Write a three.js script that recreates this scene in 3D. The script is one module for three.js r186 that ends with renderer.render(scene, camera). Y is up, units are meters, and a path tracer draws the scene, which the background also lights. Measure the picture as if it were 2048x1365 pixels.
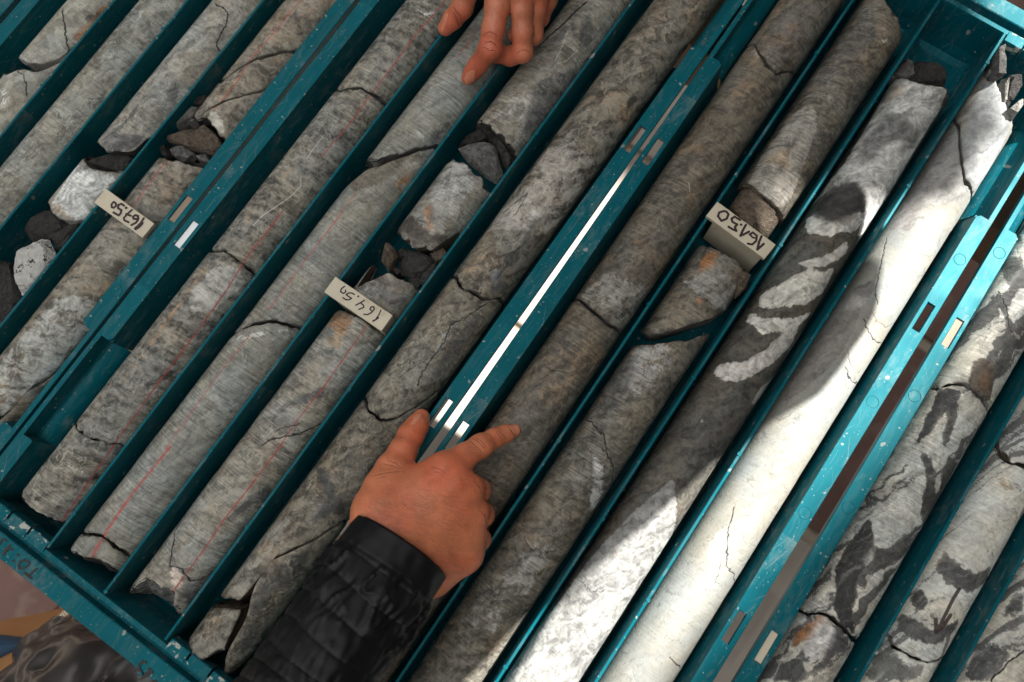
import * as THREE from 'three';
import { mergeGeometries, mergeVertices } from 'three/addons/utils/BufferGeometryUtils.js';
import { MarchingCubes } from 'three/addons/objects/MarchingCubes.js';
import { RoundedBoxGeometry } from 'three/addons/geometries/RoundedBoxGeometry.js';
import { ConvexGeometry } from 'three/addons/geometries/ConvexGeometry.js';

// ------------------------------------------------------------------ camera, sky, sun, exposure
const scene = new THREE.Scene();
const FPX = 1700, IW = 2048, IH = 1365;               // focal length in photograph pixels
const TOP = 0.85, CAMH = 0.65;                        // height of the tray rims above the ground, camera above the rims
const TILT = 0.18947684, YAW = -0.03118514;
const camera = new THREE.PerspectiveCamera(2 * Math.atan(IH / 2 / FPX) * 180 / Math.PI, IW / IH, 0.02, 200);
const ca = Math.cos(TILT), sa = Math.sin(TILT), cb = Math.cos(YAW), sb = Math.sin(YAW);
// rows of the turn from lens axes (right, down, forward) to plane axes (x, z, down)
const RM = [[cb, 0, sb], [sa * sb, ca, -sa * cb], [-ca * sb, sa, ca * cb]];
const toWorldDir = (x, y, z) => { const e = RM.map((r) => r[0] * x + r[1] * y + r[2] * z); return new THREE.Vector3(e[0], -e[2], e[1]); };
camera.position.set(0, TOP + CAMH, 0);
camera.up.copy(toWorldDir(0, -1, 0));
camera.lookAt(camera.position.clone().add(toWorldDir(0, 0, 1)));
camera.focus = 0.67; camera.userData.fStop = 4.5;
scene.add(camera);

const SUN = new THREE.Vector3(0.52, 0.80, -0.28).normalize();   // towards the sun
{
  const W = 256, H = 128, d = new Float32Array(W * H * 4);
  for (let j = 0; j < H; j++) for (let i = 0; i < W; i++) {
    const el = ((j + 0.5) / H - 0.5) * Math.PI, az = ((i + 0.5) / W - 0.5) * 2 * Math.PI;
    const y = Math.sin(el), k = Math.max(0, y);
    const b = y < 0 ? 0.02 : 0.03 + 0.72 * k * k * k;
    const o = (j * W + i) * 4;
    d[o] = b * (y < 0 ? 0.85 : 0.985); d[o + 1] = b * (y < 0 ? 0.72 : 1.0); d[o + 2] = b * (y < 0 ? 0.6 : 1.0); d[o + 3] = 1;
  }
  const t = new THREE.DataTexture(d, W, H, THREE.RGBAFormat, THREE.FloatType);
  t.mapping = THREE.EquirectangularReflectionMapping; t.magFilter = t.minFilter = THREE.LinearFilter; t.needsUpdate = true;
  scene.background = t; scene.environment = t;
}
const sun = new THREE.DirectionalLight(0xfffdf9, 4.0);
sun.position.copy(SUN).multiplyScalar(8).add(new THREE.Vector3(0, TOP, 0)); sun.target.position.set(0, TOP, 0);
sun.castShadow = true; sun.shadow.radius = 1; sun.shadow.mapSize.set(4096, 4096);
Object.assign(sun.shadow.camera, { left: -1.5, right: 1.5, top: 1.5, bottom: -1.5, near: 0.1, far: 20 });
scene.add(sun, sun.target);
const renderer = new THREE.WebGLRenderer({ antialias: true });
renderer.toneMapping = THREE.LinearToneMapping; renderer.toneMappingExposure = 3.75;
renderer.shadowMap.enabled = true;

// ------------------------------------------------------------------ small helpers
let seedv = 12345;
const rnd = () => { seedv = (seedv + 0x6d2b79f5) | 0; let t = Math.imul(seedv ^ (seedv >>> 15), 1 | seedv); t = (t + Math.imul(t ^ (t >>> 7), 61 | t)) ^ t; return ((t ^ (t >>> 14)) >>> 0) / 4294967296; };
const rr = (a, b) => a + (b - a) * rnd();
const clamp = (x, a = 0, b = 1) => Math.min(b, Math.max(a, x)), mix = (a, b, t) => a + (b - a) * t;
const sstep = (a, b, x) => { const t = clamp((x - a) / (b - a)); return t * t * (3 - 2 * t); };
const NT = new Float32Array(256 * 256); for (let i = 0; i < NT.length; i++) NT[i] = rnd();
function vn(x, y) {
  const xi = Math.floor(x), yi = Math.floor(y); let fx = x - xi, fy = y - yi; fx = fx * fx * (3 - 2 * fx); fy = fy * fy * (3 - 2 * fy);
  const a = xi & 255, b = (xi + 1) & 255, c = (yi & 255) << 8, d = ((yi + 1) & 255) << 8;
  const t = NT[c + a] + (NT[c + b] - NT[c + a]) * fx, u = NT[d + a] + (NT[d + b] - NT[d + a]) * fx;
  return t + (u - t) * fy;
}
function fbm(x, y, n = 4, gain = 0.5) { let s = 0, a = 1, q = 0; for (let i = 0; i < n; i++) { s += a * vn(x, y); q += a; x = x * 2.03 + 17.3; y = y * 2.03 + 9.1; a *= gain; } return s / q; }
const vn3 = (x, y, z) => (vn(x + z * 0.73 + 5.1, y - z * 0.61) + vn(y + 31.7 - x * 0.3, z + 11.9 + x * 0.55) + vn(z * 0.9 + 71.3, x * 0.87 + 43.1 + y * 0.4)) / 3;
const num = new Map();
const named = (n) => { const k = num.get(n) ?? 0; num.set(n, k + 1); return k ? `${n}_${String(k).padStart(3, '0')}` : n; };
function shadow(o) { o.traverse((m) => { if (m.isMesh) { m.castShadow = true; m.receiveShadow = true; } }); return o; }
function thing(name, label, category, group) { const g = new THREE.Group(); g.name = named(name); g.userData = { label, category }; if (group) g.userData.group = group; scene.add(g); return g; }
function part(name, geo, mat, parent) { const m = new THREE.Mesh(geo, mat); m.name = name; m.castShadow = m.receiveShadow = true; parent.add(m); return m; }
const rgb = (r, g, b) => new THREE.Color().setRGB(r, g, b);
const lin2s = (x) => x <= 0.0031308 ? 12.92 * x : 1.055 * Math.pow(x, 1 / 2.4) - 0.055;

// ------------------------------------------------------------------ photograph pixel -> ray / point
function rayDir(px, py) { return toWorldDir((px - IW / 2) / FPX, (py - IH / 2) / FPX, 1); }
function atHeight(px, py, h) { const d = rayDir(px, py), t = (CAMH - h) / -d.y; return new THREE.Vector3(d.x * t, TOP + h, d.z * t); }
// pixel lists: windows of the photograph (x0, y0, scale)
const WIN = { F: [0, 0, 1], R1: [0, 0, 2.904], R2: [0, 430, 2.904], R3: [0, 895, 2.904], R4: [640, 0, 2.904], R5: [640, 430, 2.904], R6: [640, 895, 2.904], S1: [1340, 0, 2.893], S2: [1340, 430, 2.893], S3: [1340, 895, 2.893] };
function Z(w, ...v) { const [x0, y0, s] = WIN[w], o = []; for (let i = 0; i < v.length; i += 2) o.push([x0 + v[i] / s, y0 + v[i + 1] / s]); return o; }

// ------------------------------------------------------------------ trays: axes, channels
const TR = {
  A: { th: 0.59943777, left: -0.607, right: -0.3655, div: [-0.5391, -0.4859, -0.4314] },
  B: { th: 0.60296269, left: -0.3625, right: -0.0937, div: [-0.2864, -0.2293, -0.1704] },
  C: { th: 0.5925781, left: -0.0872, right: 0.1738, div: [-0.0141, 0.0455, 0.1047] },
  D: { th: 0.58483412, left: 0.1858, right: 0.4470, div: [0.2589, 0.3149, 0.3740] },
};
const VC = -0.146, HALF = 0.413, RIMW = 0.0135;       // middle of the trays along the cores, half length, rim width
const CR = 0.0238, CY = -0.028;                        // core radius, depth of the core axis below the rims
for (const k in TR) { const t = TR[k]; t.key = k; t.n = [Math.cos(t.th), Math.sin(t.th)]; t.w = [-Math.sin(t.th), Math.cos(t.th)]; }
const trayWorld = (t, u, v, h) => new THREE.Vector3(u * t.n[0] + v * t.w[0], TOP + h, u * t.n[1] + v * t.w[1]);
const trayUV = (t, p) => [p.x * t.n[0] + p.z * t.n[1], p.x * t.w[0] + p.z * t.w[1]];
function channel(key, i) {
  const t = TR[key], b = [t.left + RIMW, ...t.div, t.right - RIMW];
  return { t, i, u: (b[i] + b[i + 1]) / 2, u0: b[i], u1: b[i + 1], s0: -0.56, s1: 0.3 };
}
const CH = {}; for (const k of 'ABCD') for (let i = 0; i < 4; i++) CH[k + (i + 1)] = channel(k, i);
// where a pixel's ray meets a core: [across angle from the top, place along the tray]
function onCore(ch, px, py) {
  const d = rayDir(px, py), t = ch.t, dx = d.x * t.n[0] + d.z * t.n[1], dv = d.x * t.w[0] + d.z * t.w[1], dy = d.y;
  const ox = -ch.u, oy = CAMH - CY, A = dx * dx + dy * dy, B = ox * dx + oy * dy, C = ox * ox + oy * oy - CR * CR;
  const q = B * B - A * C, k = q > 0 ? (-B - Math.sqrt(q)) / A : -B / A;
  return [Math.atan2(ox + dx * k, oy + dy * k), dv * k];
}
// ------------------------------------------------------------------ procedural textures and materials
function dataTex(W, H, fn, srgb = true, repeat = true) {      // fn(x, y, out) writes linear 0..1 values
  const d = new Uint8Array(W * H * 4), o = [0, 0, 0];
  for (let y = 0; y < H; y++) for (let x = 0; x < W; x++) { fn(x, y, o); const i = (y * W + x) * 4; for (let c = 0; c < 3; c++) d[i + c] = 255 * clamp(srgb ? lin2s(clamp(o[c])) : o[c]); d[i + 3] = 255; }
  const t = new THREE.DataTexture(d, W, H); t.magFilter = THREE.LinearFilter; t.minFilter = THREE.LinearMipmapLinearFilter; t.generateMipmaps = true;
  t.wrapS = t.wrapT = repeat ? THREE.RepeatWrapping : THREE.ClampToEdgeWrapping; if (srgb) t.colorSpace = THREE.SRGBColorSpace; t.needsUpdate = true; return t;
}
function boxUV(g, size, du = 0, dv = 0) {                      // uv in metres / size, by the way each face points
  if (g.index) g = g.toNonIndexed();
  const p = g.attributes.position, uv = new Float32Array(p.count * 2), a = new THREE.Vector3(), b = new THREE.Vector3(), c = new THREE.Vector3(), n = new THREE.Vector3();
  for (let i = 0; i < p.count; i += 3) {
    a.fromBufferAttribute(p, i); b.fromBufferAttribute(p, i + 1); c.fromBufferAttribute(p, i + 2);
    n.subVectors(b, a).cross(c.sub(a)); const ax = Math.abs(n.x), ay = Math.abs(n.y), az = Math.abs(n.z);
    for (let k = 0; k < 3; k++) {
      const x = p.getX(i + k), y = p.getY(i + k), z = p.getZ(i + k);
      const [u, v] = ay >= ax && ay >= az ? [x, z] : ax >= az ? [y + 0.11, z] : [x, y + 0.07];
      uv[(i + k) * 2] = u / size + du; uv[(i + k) * 2 + 1] = v / size + dv;
    }
  }
  g.setAttribute('uv', new THREE.BufferAttribute(uv, 2)); return g;
}
// splashes of dried drilling mud on teal plastic
const TN = 1024, TS = 0.30;
const mudField = (() => {
  const f = new Float32Array(TN * TN);
  const blot = (cx, cy, r, a, ex, ang) => {
    const R = Math.ceil(r * Math.max(ex, 1)) + 2, cs = Math.cos(ang), sn = Math.sin(ang);
    for (let y = -R; y <= R; y++) for (let x = -R; x <= R; x++) {
      const X = (x * cs + y * sn) / ex, Y = -x * sn + y * cs, q = Math.hypot(X, Y) * (0.75 + 0.5 * vn((cx + x) / 3, (cy + y) / 3));
      const v = a * clamp(r - q + 0.5); const i = ((Math.floor(cy + y) + TN) % TN) * TN + (Math.floor(cx + x) + TN) % TN; if (v > f[i]) f[i] = v;
    }
  };
  for (let i = 0; i < 1500; i++) blot(rnd() * TN, rnd() * TN, rr(0.5, 1.2), rr(0.25, 0.9), 1, 0);
  for (let i = 0; i < 260; i++) blot(rnd() * TN, rnd() * TN, rr(1.2, 2.6), rr(0.2, 0.75), rr(1, 1.7), rnd() * 3);
  for (let i = 0; i < 34; i++) blot(rnd() * TN, rnd() * TN, rr(2.6, 6), rr(0.25, 0.7), rr(1, 2), rnd() * 3);
  for (let i = 0; i < 300; i++) blot(rnd() * TN, rnd() * TN, rr(0.35, 0.7), rr(0.06, 0.32), rr(8, 60), rr(0.9, 2.2));
  return f;
})();
const mudBig = (() => { const f = new Float32Array(TN * TN); for (let y = 0; y < TN; y++) for (let x = 0; x < TN; x++) { const w = fbm(x / 26, y / 26, 5, 0.6) + 0.22 * vn(x / 128, y / 128); f[y * TN + x] = sstep(0.735, 0.75, w) * 0.9 + 0.35 * sstep(0.62, 0.74, w) * sstep(0.62, 0.75, vn(x / 2.2, y / 2.2)); } return f; })();
const teal = (heavy) => dataTex(TN, TN, (x, y, o) => {
  const i = y * TN + x, m = Math.max(mudField[i], heavy ? mudBig[i] : 0), c = 0.84 + 0.30 * fbm(x / 64, y / 64, 3), film = clamp((vn(x / 128, y / 128) * fbm(x / 16 + 7, y / 30, 4, 0.6) - 0.36) * 1.5) * 0.34 + 0.03 * sstep(0.5, 0.7, fbm(x / 7, y / 60, 3)), k = clamp(m + film);
  o[0] = mix(0.0008 * c, 0.40, k); o[1] = mix(0.078 * c, 0.38, k); o[2] = mix(0.101 * c, 0.33, k);
});
const tealMap = teal(false), tealMuddy = teal(true);
const tealRough = dataTex(512, 512, (x, y, o) => { const m = mudField[(y * 2) * TN + x * 2]; o[0] = o[1] = o[2] = clamp(0.36 + 0.18 * fbm(x / 40, y / 40, 3) + 0.5 * m); }, false);
const TEAL = new THREE.MeshPhysicalMaterial({ name: 'teal_plastic', map: tealMap, roughnessMap: tealRough, roughness: 1, metalness: 0, specularIntensity: 0.45, specularColor: rgb(0.3, 0.95, 1) });
const TEAL2 = TEAL.clone(); TEAL2.name = 'teal_plastic_muddy'; TEAL2.map = tealMuddy;
const fractureTex = (base, dark, seed) => dataTex(256, 256, (x, y, o) => {
  const a = fbm(x / 22 + seed, y / 22, 5), b = Math.pow(1 - Math.abs(2 * fbm(x / 40 + 9 + seed, y / 26, 3) - 1), 6), t = clamp(a * 1.5 - 0.35 + b * 0.3);
  for (let c = 0; c < 3; c++) o[c] = mix(dark[c], base[c], t);
});
const fractureBump = dataTex(256, 256, (x, y, o) => { o[0] = o[1] = o[2] = 0.7 * fbm(x / 30, y / 24, 5) + 0.3 * vn(x / 2.5, y / 2.5); }, false);
const FR = {
  grey: new THREE.MeshStandardMaterial({ map: fractureTex([0.20, 0.19, 0.175], [0.06, 0.058, 0.055], 0), bumpMap: fractureBump, bumpScale: 0.003, roughness: 0.85 }),
  black: new THREE.MeshStandardMaterial({ map: fractureTex([0.060, 0.055, 0.05], [0.018, 0.016, 0.015], 40), bumpMap: fractureBump, bumpScale: 0.004, roughness: 0.6 }),
  brown: new THREE.MeshStandardMaterial({ map: fractureTex([0.17, 0.13, 0.09], [0.05, 0.036, 0.026], 80), bumpMap: fractureBump, bumpScale: 0.004, roughness: 0.9 }),
  quartz: new THREE.MeshStandardMaterial({ map: dataTex(256, 256, (x, y, o) => { const a = fbm(x / 30, y / 30, 5, 0.6), k = sstep(0.62, 0.70, fbm(x / 13 + 60, y / 13, 4, 0.65) * 0.55 + 0.45 * vn(x / 70 + 3, y / 70)), v = mix(0.42, 0.70, a); o[0] = mix(v, 0.03, k); o[1] = mix(v * 0.97, 0.027, k); o[2] = mix(v * 0.9, 0.025, k); }), bumpMap: fractureBump, bumpScale: 0.003, roughness: 0.8 }),
  pale: new THREE.MeshStandardMaterial({ map: fractureTex([0.42, 0.40, 0.36], [0.16, 0.15, 0.135], 120), bumpMap: fractureBump, bumpScale: 0.003, roughness: 0.85 }),
};
// ink strokes drawn on a clear sheet laid on a surface; strokes are pixel lists in the photograph
function inkSheet(name, t, origin, h, strokes, parent, color = '#241312') {
  const pts = strokes.map((s) => s.p.map(([x, y]) => { const [u, v] = trayUV(t, atHeight(x, y, h)); return [u - origin[0], v - origin[1]]; }));
  let a = [1e9, 1e9], b = [-1e9, -1e9]; for (const s of pts) for (const p of s) for (let k = 0; k < 2; k++) { a[k] = Math.min(a[k], p[k] - 0.003); b[k] = Math.max(b[k], p[k] + 0.003); }
  const S = 12000, cv = document.createElement('canvas'); cv.width = Math.ceil((b[0] - a[0]) * S); cv.height = Math.ceil((b[1] - a[1]) * S);
  const x = cv.getContext('2d'); x.lineCap = x.lineJoin = 'round'; x.strokeStyle = color; x.fillStyle = color;
  pts.forEach((s, i) => { x.lineWidth = strokes[i].w * S; x.beginPath(); s.forEach((p, j) => x[j ? 'lineTo' : 'moveTo']((p[0] - a[0]) * S, (p[1] - a[1]) * S)); if (s.length === 1) x.lineTo((s[0][0] - a[0]) * S + 1, (s[0][1] - a[1]) * S); x.stroke(); });
  const im = x.getImageData(0, 0, cv.width, cv.height); for (let i = 0; i < im.data.length; i += 4) if (im.data[i + 3]) { const q = i / 4; im.data[i + 3] *= 0.90 + 0.10 * vn((q % cv.width) / 5, Math.floor(q / cv.width) / 5); } x.putImageData(im, 0, 0);
  const tex = new THREE.CanvasTexture(cv); tex.colorSpace = THREE.SRGBColorSpace; tex.flipY = false;
  const g = new THREE.BufferGeometry(); g.setAttribute('position', new THREE.Float32BufferAttribute([a[0], 0, a[1], b[0], 0, a[1], b[0], 0, b[1], a[0], 0, b[1]], 3));
  g.setAttribute('uv', new THREE.Float32BufferAttribute([0, 0, 1, 0, 1, 1, 0, 1], 2)); g.setIndex([0, 2, 1, 0, 3, 2]); g.computeVertexNormals();
  return part(name, g, new THREE.MeshStandardMaterial({ map: tex, transparent: true, roughness: 0.6 }), parent);
}
const zoomPts = (x0, y0, s, ...v) => { const o = []; for (let i = 0; i < v.length; i += 2) o.push([x0 + v[i] / s, y0 + v[i + 1] / s]); return o; };
const TAGMAP = dataTex(256, 256, (x, y, o) => { const s = sstep(0.62, 0.85, fbm(x / 22, y / 22, 4)), d = sstep(0.7, 0.9, fbm(x / 9 + 50, y / 30, 3)) * 0.5, c = 0.92 + 0.16 * fbm(x / 60, y / 60, 3); o[0] = mix(0.52 * c, 0.34, s * 0.4 + d * 0.3); o[1] = mix(0.455 * c, 0.24, s * 0.4 + d * 0.3); o[2] = mix(0.34 * c, 0.13, s * 0.4 + d * 0.3); });
// ------------------------------------------------------------------ trays
const ZB = HALF - 0.022, G1 = 0.236, G2 = 0.331, FLOOR = -0.0535, BASE = -0.058;
function loft(rows, closed = false) {                          // rows of [x, y, z]; quads between neighbouring rows
  const p = [], ix = [], n = rows[0].length; rows.forEach((r) => r.forEach((q) => p.push(...q)));
  for (let i = 0; i + 1 < rows.length; i++) for (let j = 0; j + 1 < n + (closed ? 1 : 0); j++) { const a = i * n + j, b = i * n + (j + 1) % n, c = a + n, d = b + n; ix.push(a, c, b, b, c, d); }
  const g = new THREE.BufferGeometry(); g.setAttribute('position', new THREE.Float32BufferAttribute(p, 3)); g.setIndex(ix); g.computeVertexNormals(); return g;
}
const flat = (g) => { const q = g.index ? g.toNonIndexed() : g; q.computeVertexNormals(); return q; };
function prism(profile, z0, z1, smooth = false) {              // closed x-y outline swept along z, with ends
  const sh = new THREE.Shape(profile.map(([x, y]) => new THREE.Vector2(x, y)));
  const g = new THREE.ExtrudeGeometry(sh, { depth: z1 - z0, bevelEnabled: false, steps: 1 }); g.translate(0, 0, z0); return g;
}
const clean = (g) => { for (const k of Object.keys(g.attributes)) if (!['position', 'normal'].includes(k)) g.deleteAttribute(k); return g.index ? g.toNonIndexed() : g; };
const SLOT_FILL = { white: new THREE.MeshStandardMaterial({ color: rgb(0.78, 0.79, 0.80), roughness: 0.6 }), cream: new THREE.MeshStandardMaterial({ map: TAGMAP, roughness: 0.7 }), tan: new THREE.MeshStandardMaterial({ color: rgb(0.27, 0.21, 0.15), roughness: 0.8 }) };  // slot plates: colours stand in for sunlit and shaded floor below
function buildTray(t, label, opts = {}) {
  const uc = (t.left + t.right) / 2, W = (t.right - t.left) / 2, root = thing('core_tray', label, 'core tray', 'teal plastic core trays laid side by side');
  root.position.copy(trayWorld(t, uc, VC, BASE)); root.rotation.y = -t.th;
  const Y = (y) => y - BASE, du = rnd(), dv = rnd(), put = (n, g, p = root) => part(n, boxUV(g, TS, du + rnd(), dv + rnd()), /ledge/.test(n) ? TEAL2 : TEAL, p);
  // floor
  put('floor_plate', new THREE.BoxGeometry(2 * W - 0.056, 0.004, 2 * ZB + 0.004).translate(0, Y(FLOOR) - 0.002, 0));
  // dividers: thin wall flaring into the floor, with small nubs on top
  t.div.forEach((u, k) => {
    const x = u - uc, out = [[-0.0012, -0.0005], [-0.0007, 0], [0.0007, 0], [0.0012, -0.0005], [0.0016, -0.03], [0.0022, -0.041], [0.0045, -0.047], [0.009, -0.0512], [0.014, -0.0532], [-0.014, -0.0532], [-0.009, -0.0512], [-0.0045, -0.047], [-0.0022, -0.041], [-0.0016, -0.03]];
    const g = [clean(prism(out.map(([a, b]) => [x + a, Y(b)]).reverse(), -ZB + 0.006, ZB - 0.006))];
    for (let q = -3; q <= 3; q++) g.push(clean(new THREE.CylinderGeometry(0.0016, 0.0019, 0.0022, 10).translate(x + (q % 2 ? 0.0003 : -0.0003), Y(-0.0004), q * 0.128 + 0.03 * (k - 1))));
    put('divider', mergeGeometries(g));
  });
  // side rims: a flat plate with slots, a thin lip only along the hand grips, an outer skirt and an inner wall
  for (const s of [-1, 1]) {
    const X = (d) => s * (W - d), sh = new THREE.Shape(), c = 0.003;   // d: distance in from the outer edge; shape in (d, z)
    const lip = 0.0042, pts = [[0, -HALF + 0.002], [RIMW, -HALF + 0.002], [RIMW, -G2], [RIMW - c, -G2 + 0.0005], [lip, -G2], [lip, -G1], [RIMW - c, -G1], [RIMW, -G1 + c], [RIMW, G1 - c], [RIMW - c, G1], [lip, G1], [lip, G2], [RIMW - c, G2 - 0.0005], [RIMW, G2], [RIMW, HALF - 0.002], [0, HALF - 0.002]];
    pts.forEach(([a, b], i) => sh[i ? 'lineTo' : 'moveTo'](a, b));
    for (const z of opts.slots ?? [-0.139, 0.139]) { const h = new THREE.Path(), a = 0.0043, b = 0.0102; h.moveTo(a, z - 0.0125); h.lineTo(a, z + 0.0125); h.lineTo(b, z + 0.0125); h.lineTo(b, z - 0.0125); h.lineTo(a, z - 0.0125); sh.holes.push(h); }
    const e = new THREE.ExtrudeGeometry(sh, { depth: 0.003, bevelEnabled: true, bevelThickness: 0.0005, bevelSize: 0.0005, bevelOffset: -0.0005, bevelSegments: 2, curveSegments: 4 });
    // (d, z, depth) -> (X(d), y, z)
    const m = new THREE.Matrix4().set(-s, 0, 0, s * W, 0, 0, 1, Y(-0.0035), 0, 1, 0, 0, 0, 0, 0, 1); e.applyMatrix4(m);
    const p = e.attributes.position; if (m.determinant() < 0) for (let i = 0; i < p.count; i += 3) for (let k = 0; k < 3; k++) { const q = p.array[i * 3 + k]; p.array[i * 3 + k] = p.array[(i + 2) * 3 + k]; p.array[(i + 2) * 3 + k] = q; }
    e.computeVertexNormals();
    const rim = put('side_rim', clean(e));
    for (const [sd, i, c] of opts.slotFills ?? []) if (sd === s) part('slot_floor_fill', boxUV(new RoundedBoxGeometry(0.0057, 0.0008, 0.0248, 1, 0.0002).translate(X(0.00725), Y(-0.0018), (opts.slots ?? [-0.139, 0.139])[i]), 0.05), SLOT_FILL[c], rim);
    put('skirt', prism([[X(0.0006), Y(-0.0036)], [X(0.0022), Y(-0.0036)], [X(0.0022), Y(-0.0085)], [X(0.0006), Y(-0.0085)]], -HALF + 0.004, HALF - 0.004), rim);
    const wall = (z0, z1) => prism([[X(RIMW - 0.0028), Y(-0.0036)], [X(RIMW - 0.0004), Y(-0.0036)], [X(RIMW + 0.0028), Y(-0.035)], [X(RIMW + 0.006), Y(-0.0455)], [X(RIMW + 0.0125), Y(-0.0515)], [X(RIMW + 0.018), Y(-0.0532)], [X(RIMW + 0.012), Y(-0.056)], [X(RIMW + 0.002), Y(-0.049)]], z0, z1);
    put('side_wall', mergeGeometries([clean(wall(-ZB + 0.004, -G2)), clean(wall(-G1, G1)), clean(wall(G2, ZB - 0.004))]));
    // faint round moulding marks
    put('mould_mark', mergeGeometries([-0.205, -0.07, 0.03, 0.19].map((z) => clean(new THREE.TorusGeometry(0.0046, 0.00022, 5, 28).rotateX(Math.PI / 2).translate(X(RIMW * 0.5), Y(0.00005), z + 0.01 * s)))), rim);
    // hand grips: a scooped ledge behind the lip
    for (const q of [-1, 1]) {
      const z0 = q > 0 ? G1 : -G2, z1 = q > 0 ? G2 : -G1, prof = [[0.0042, -0.0036], [0.0046, -0.014], [0.0052, -0.0165], [0.0068, -0.0175], [0.0088, -0.018], [0.0125, -0.020], [0.0165, -0.0245], [0.0185, -0.031], [0.019, -0.0532]];
      const rows = []; for (const z of [z0 + 0.0002, z0 + 0.002, z0 + 0.01, (z0 + z1) / 2, z1 - 0.01, z1 - 0.002, z1 - 0.0002]) rows.push(prof.map(([d, y]) => [X(d), Y(y), z]));
      const ends = [z0 + 0.0002, z1 - 0.0002].map((z) => { const g = new THREE.ShapeGeometry(new THREE.Shape([[0.0042, -0.004], ...prof.slice(1), [RIMW + 0.002, -0.0525], [RIMW, -0.0036]].map(([d, y]) => new THREE.Vector2(X(d), Y(y))))); g.translate(0, 0, z); return clean(g); });
      put('grip_recess', mergeGeometries([clean(loft(rows)), ...ends]), rim);
    }
  }
  // end walls: sloped inner face, ledge blocks over the outer channels, groove, raised outer rim
  for (const s of [-1, 1]) {
    const sw = (prof, x0, x1) => { const g = prism(prof.map(([z, y]) => [z, Y(y)]), x0, x1); g.applyMatrix4(new THREE.Matrix4().set(0, 0, 1, 0, 0, 1, 0, 0, s, 0, 0, 0, 0, 0, 0, 1)); const q = clean(g), p = q.attributes.position; if (s > 0) for (let i = 0; i < p.count; i += 3) for (let k = 0; k < 3; k++) { const w = p.array[i * 3 + k]; p.array[i * 3 + k] = p.array[(i + 2) * 3 + k]; p.array[(i + 2) * 3 + k] = w; } q.computeVertexNormals(); return q; };
    put('end_wall', sw([[ZB - 0.016, -0.053], [ZB - 0.0105, -0.0495], [ZB - 0.0075, -0.04], [ZB - 0.0030, -0.0062], [ZB - 0.0024, -0.0044], [ZB + 0.0012, -0.0044], [ZB + 0.0016, -0.055], [ZB - 0.012, -0.056]], -W + RIMW - 0.001, W - RIMW + 0.001));
    put('end_rim', sw([[HALF - 0.0165, -0.0075], [HALF - 0.0160, -0.0008], [HALF - 0.0152, -0.0002], [HALF - 0.0008, -0.0006], [HALF, -0.0014], [HALF + 0.0002, -0.026], [HALF - 0.0020, -0.026], [HALF - 0.0022, -0.0035], [HALF - 0.0135, -0.0035], [HALF - 0.0139, -0.0105], [ZB + 0.0014, -0.0105], [ZB + 0.0014, -0.0085], [HALF - 0.0167, -0.0085]], -W, W));
    const b = [-W + RIMW, ...t.div.map((u) => u - uc), W - RIMW];
    for (const k of [0, 3]) {
      const a = b[k] + 0.003, e = b[k + 1] - 0.003, L = e - a;
      [[0, 0.30], [0.335, 0.66], [0.695, 1]].forEach(([f0, f1]) => put('ledge_block', sw([[ZB - 0.0095, -0.0125], [ZB - 0.0090, -0.0042], [ZB - 0.0084, -0.0034], [ZB + 0.0008, -0.0034], [ZB + 0.0010, -0.0125]], a + L * f0, a + L * f1)));
    }
  }
  return root;
}
const trays = {
  A: buildTray(TR.A, 'teal core tray holding the block marked 167.50', { slots: [-0.149, 0.117], slotFills: [[1, 1, 'tan']] }),
  B: buildTray(TR.B, 'teal core tray with TO lettered on its end rim, holding the block marked 164.50', { slots: [-0.139, 0.1325], slotFills: [[-1, 1, 'white']] }),
  C: buildTray(TR.C, 'teal core tray holding the block marked 161.50 and the white sunlit core'),
  D: buildTray(TR.D, 'teal core tray whose cores are zebra banded and one carries an arrow', { slotFills: [[-1, 0, 'tan'], [-1, 1, 'cream']] }),
};
// a fifth tray, of which only a lit corner shows beyond the first
TR.E = { key: 'E', th: 0.6045, left: -0.874, right: -0.6125, div: [-0.803, -0.7435, -0.684] };
TR.E.n = [Math.cos(TR.E.th), Math.sin(TR.E.th)]; TR.E.w = [-Math.sin(TR.E.th), Math.cos(TR.E.th)];
trays.E = buildTray(TR.E, 'teal core tray of which only a corner shows past the block marked 167.50');
// marker writing on the end rim
{
  const t = TR.B, uc = (t.left + t.right) / 2, P = (...v) => zoomPts(0, 1000, 6.02, ...v), Q = (...v) => zoomPts(200, 1138, 6.01, ...v), h = -0.0001;
  const k = inkSheet('marker_lettering', t, [uc, VC], h, [
    { w: 0.00171, p: P(290, 885, 372, 952) }, { w: 0.00139, p: P(335, 918, 440, 830) },
    { w: 0.00139, p: P(345, 752, 300, 728, 250, 740, 215, 790, 225, 830, 280, 828, 335, 795, 352, 762, 345, 752) },
    { w: 0.00186, p: P(205, 664) }, { w: 0.00186, p: P(156, 737) },
    { w: 0.00139, p: P(150, 602, 105, 585, 28, 665, 70, 590, 122, 545) }, { w: 0.00124, p: P(-10, 540, 30, 470, 75, 500) },
  ], trays.B, '#1a0f12'); k.position.y = h - BASE + 0.0004;
  const q = inkSheet('marker_lettering', t, [uc, VC], h, [
    { w: 0.00186, p: Q(545, 1128, 500, 1118, 474, 1150, 462, 1205, 415, 1245, 430, 1278, 475, 1272, 492, 1240, 465, 1218) },
    { w: 0.00186, p: Q(585, 1205, 600, 1228) }, { w: 0.00217, p: Q(620, 1245, 540, 1300, 490, 1328, 545, 1270, 600, 1235) }, { w: 0.00155, p: Q(650, 1352, 690, 1375) },
  ], trays.B, '#120d0d'); q.position.y = h - BASE + 0.0004;
}
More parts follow.
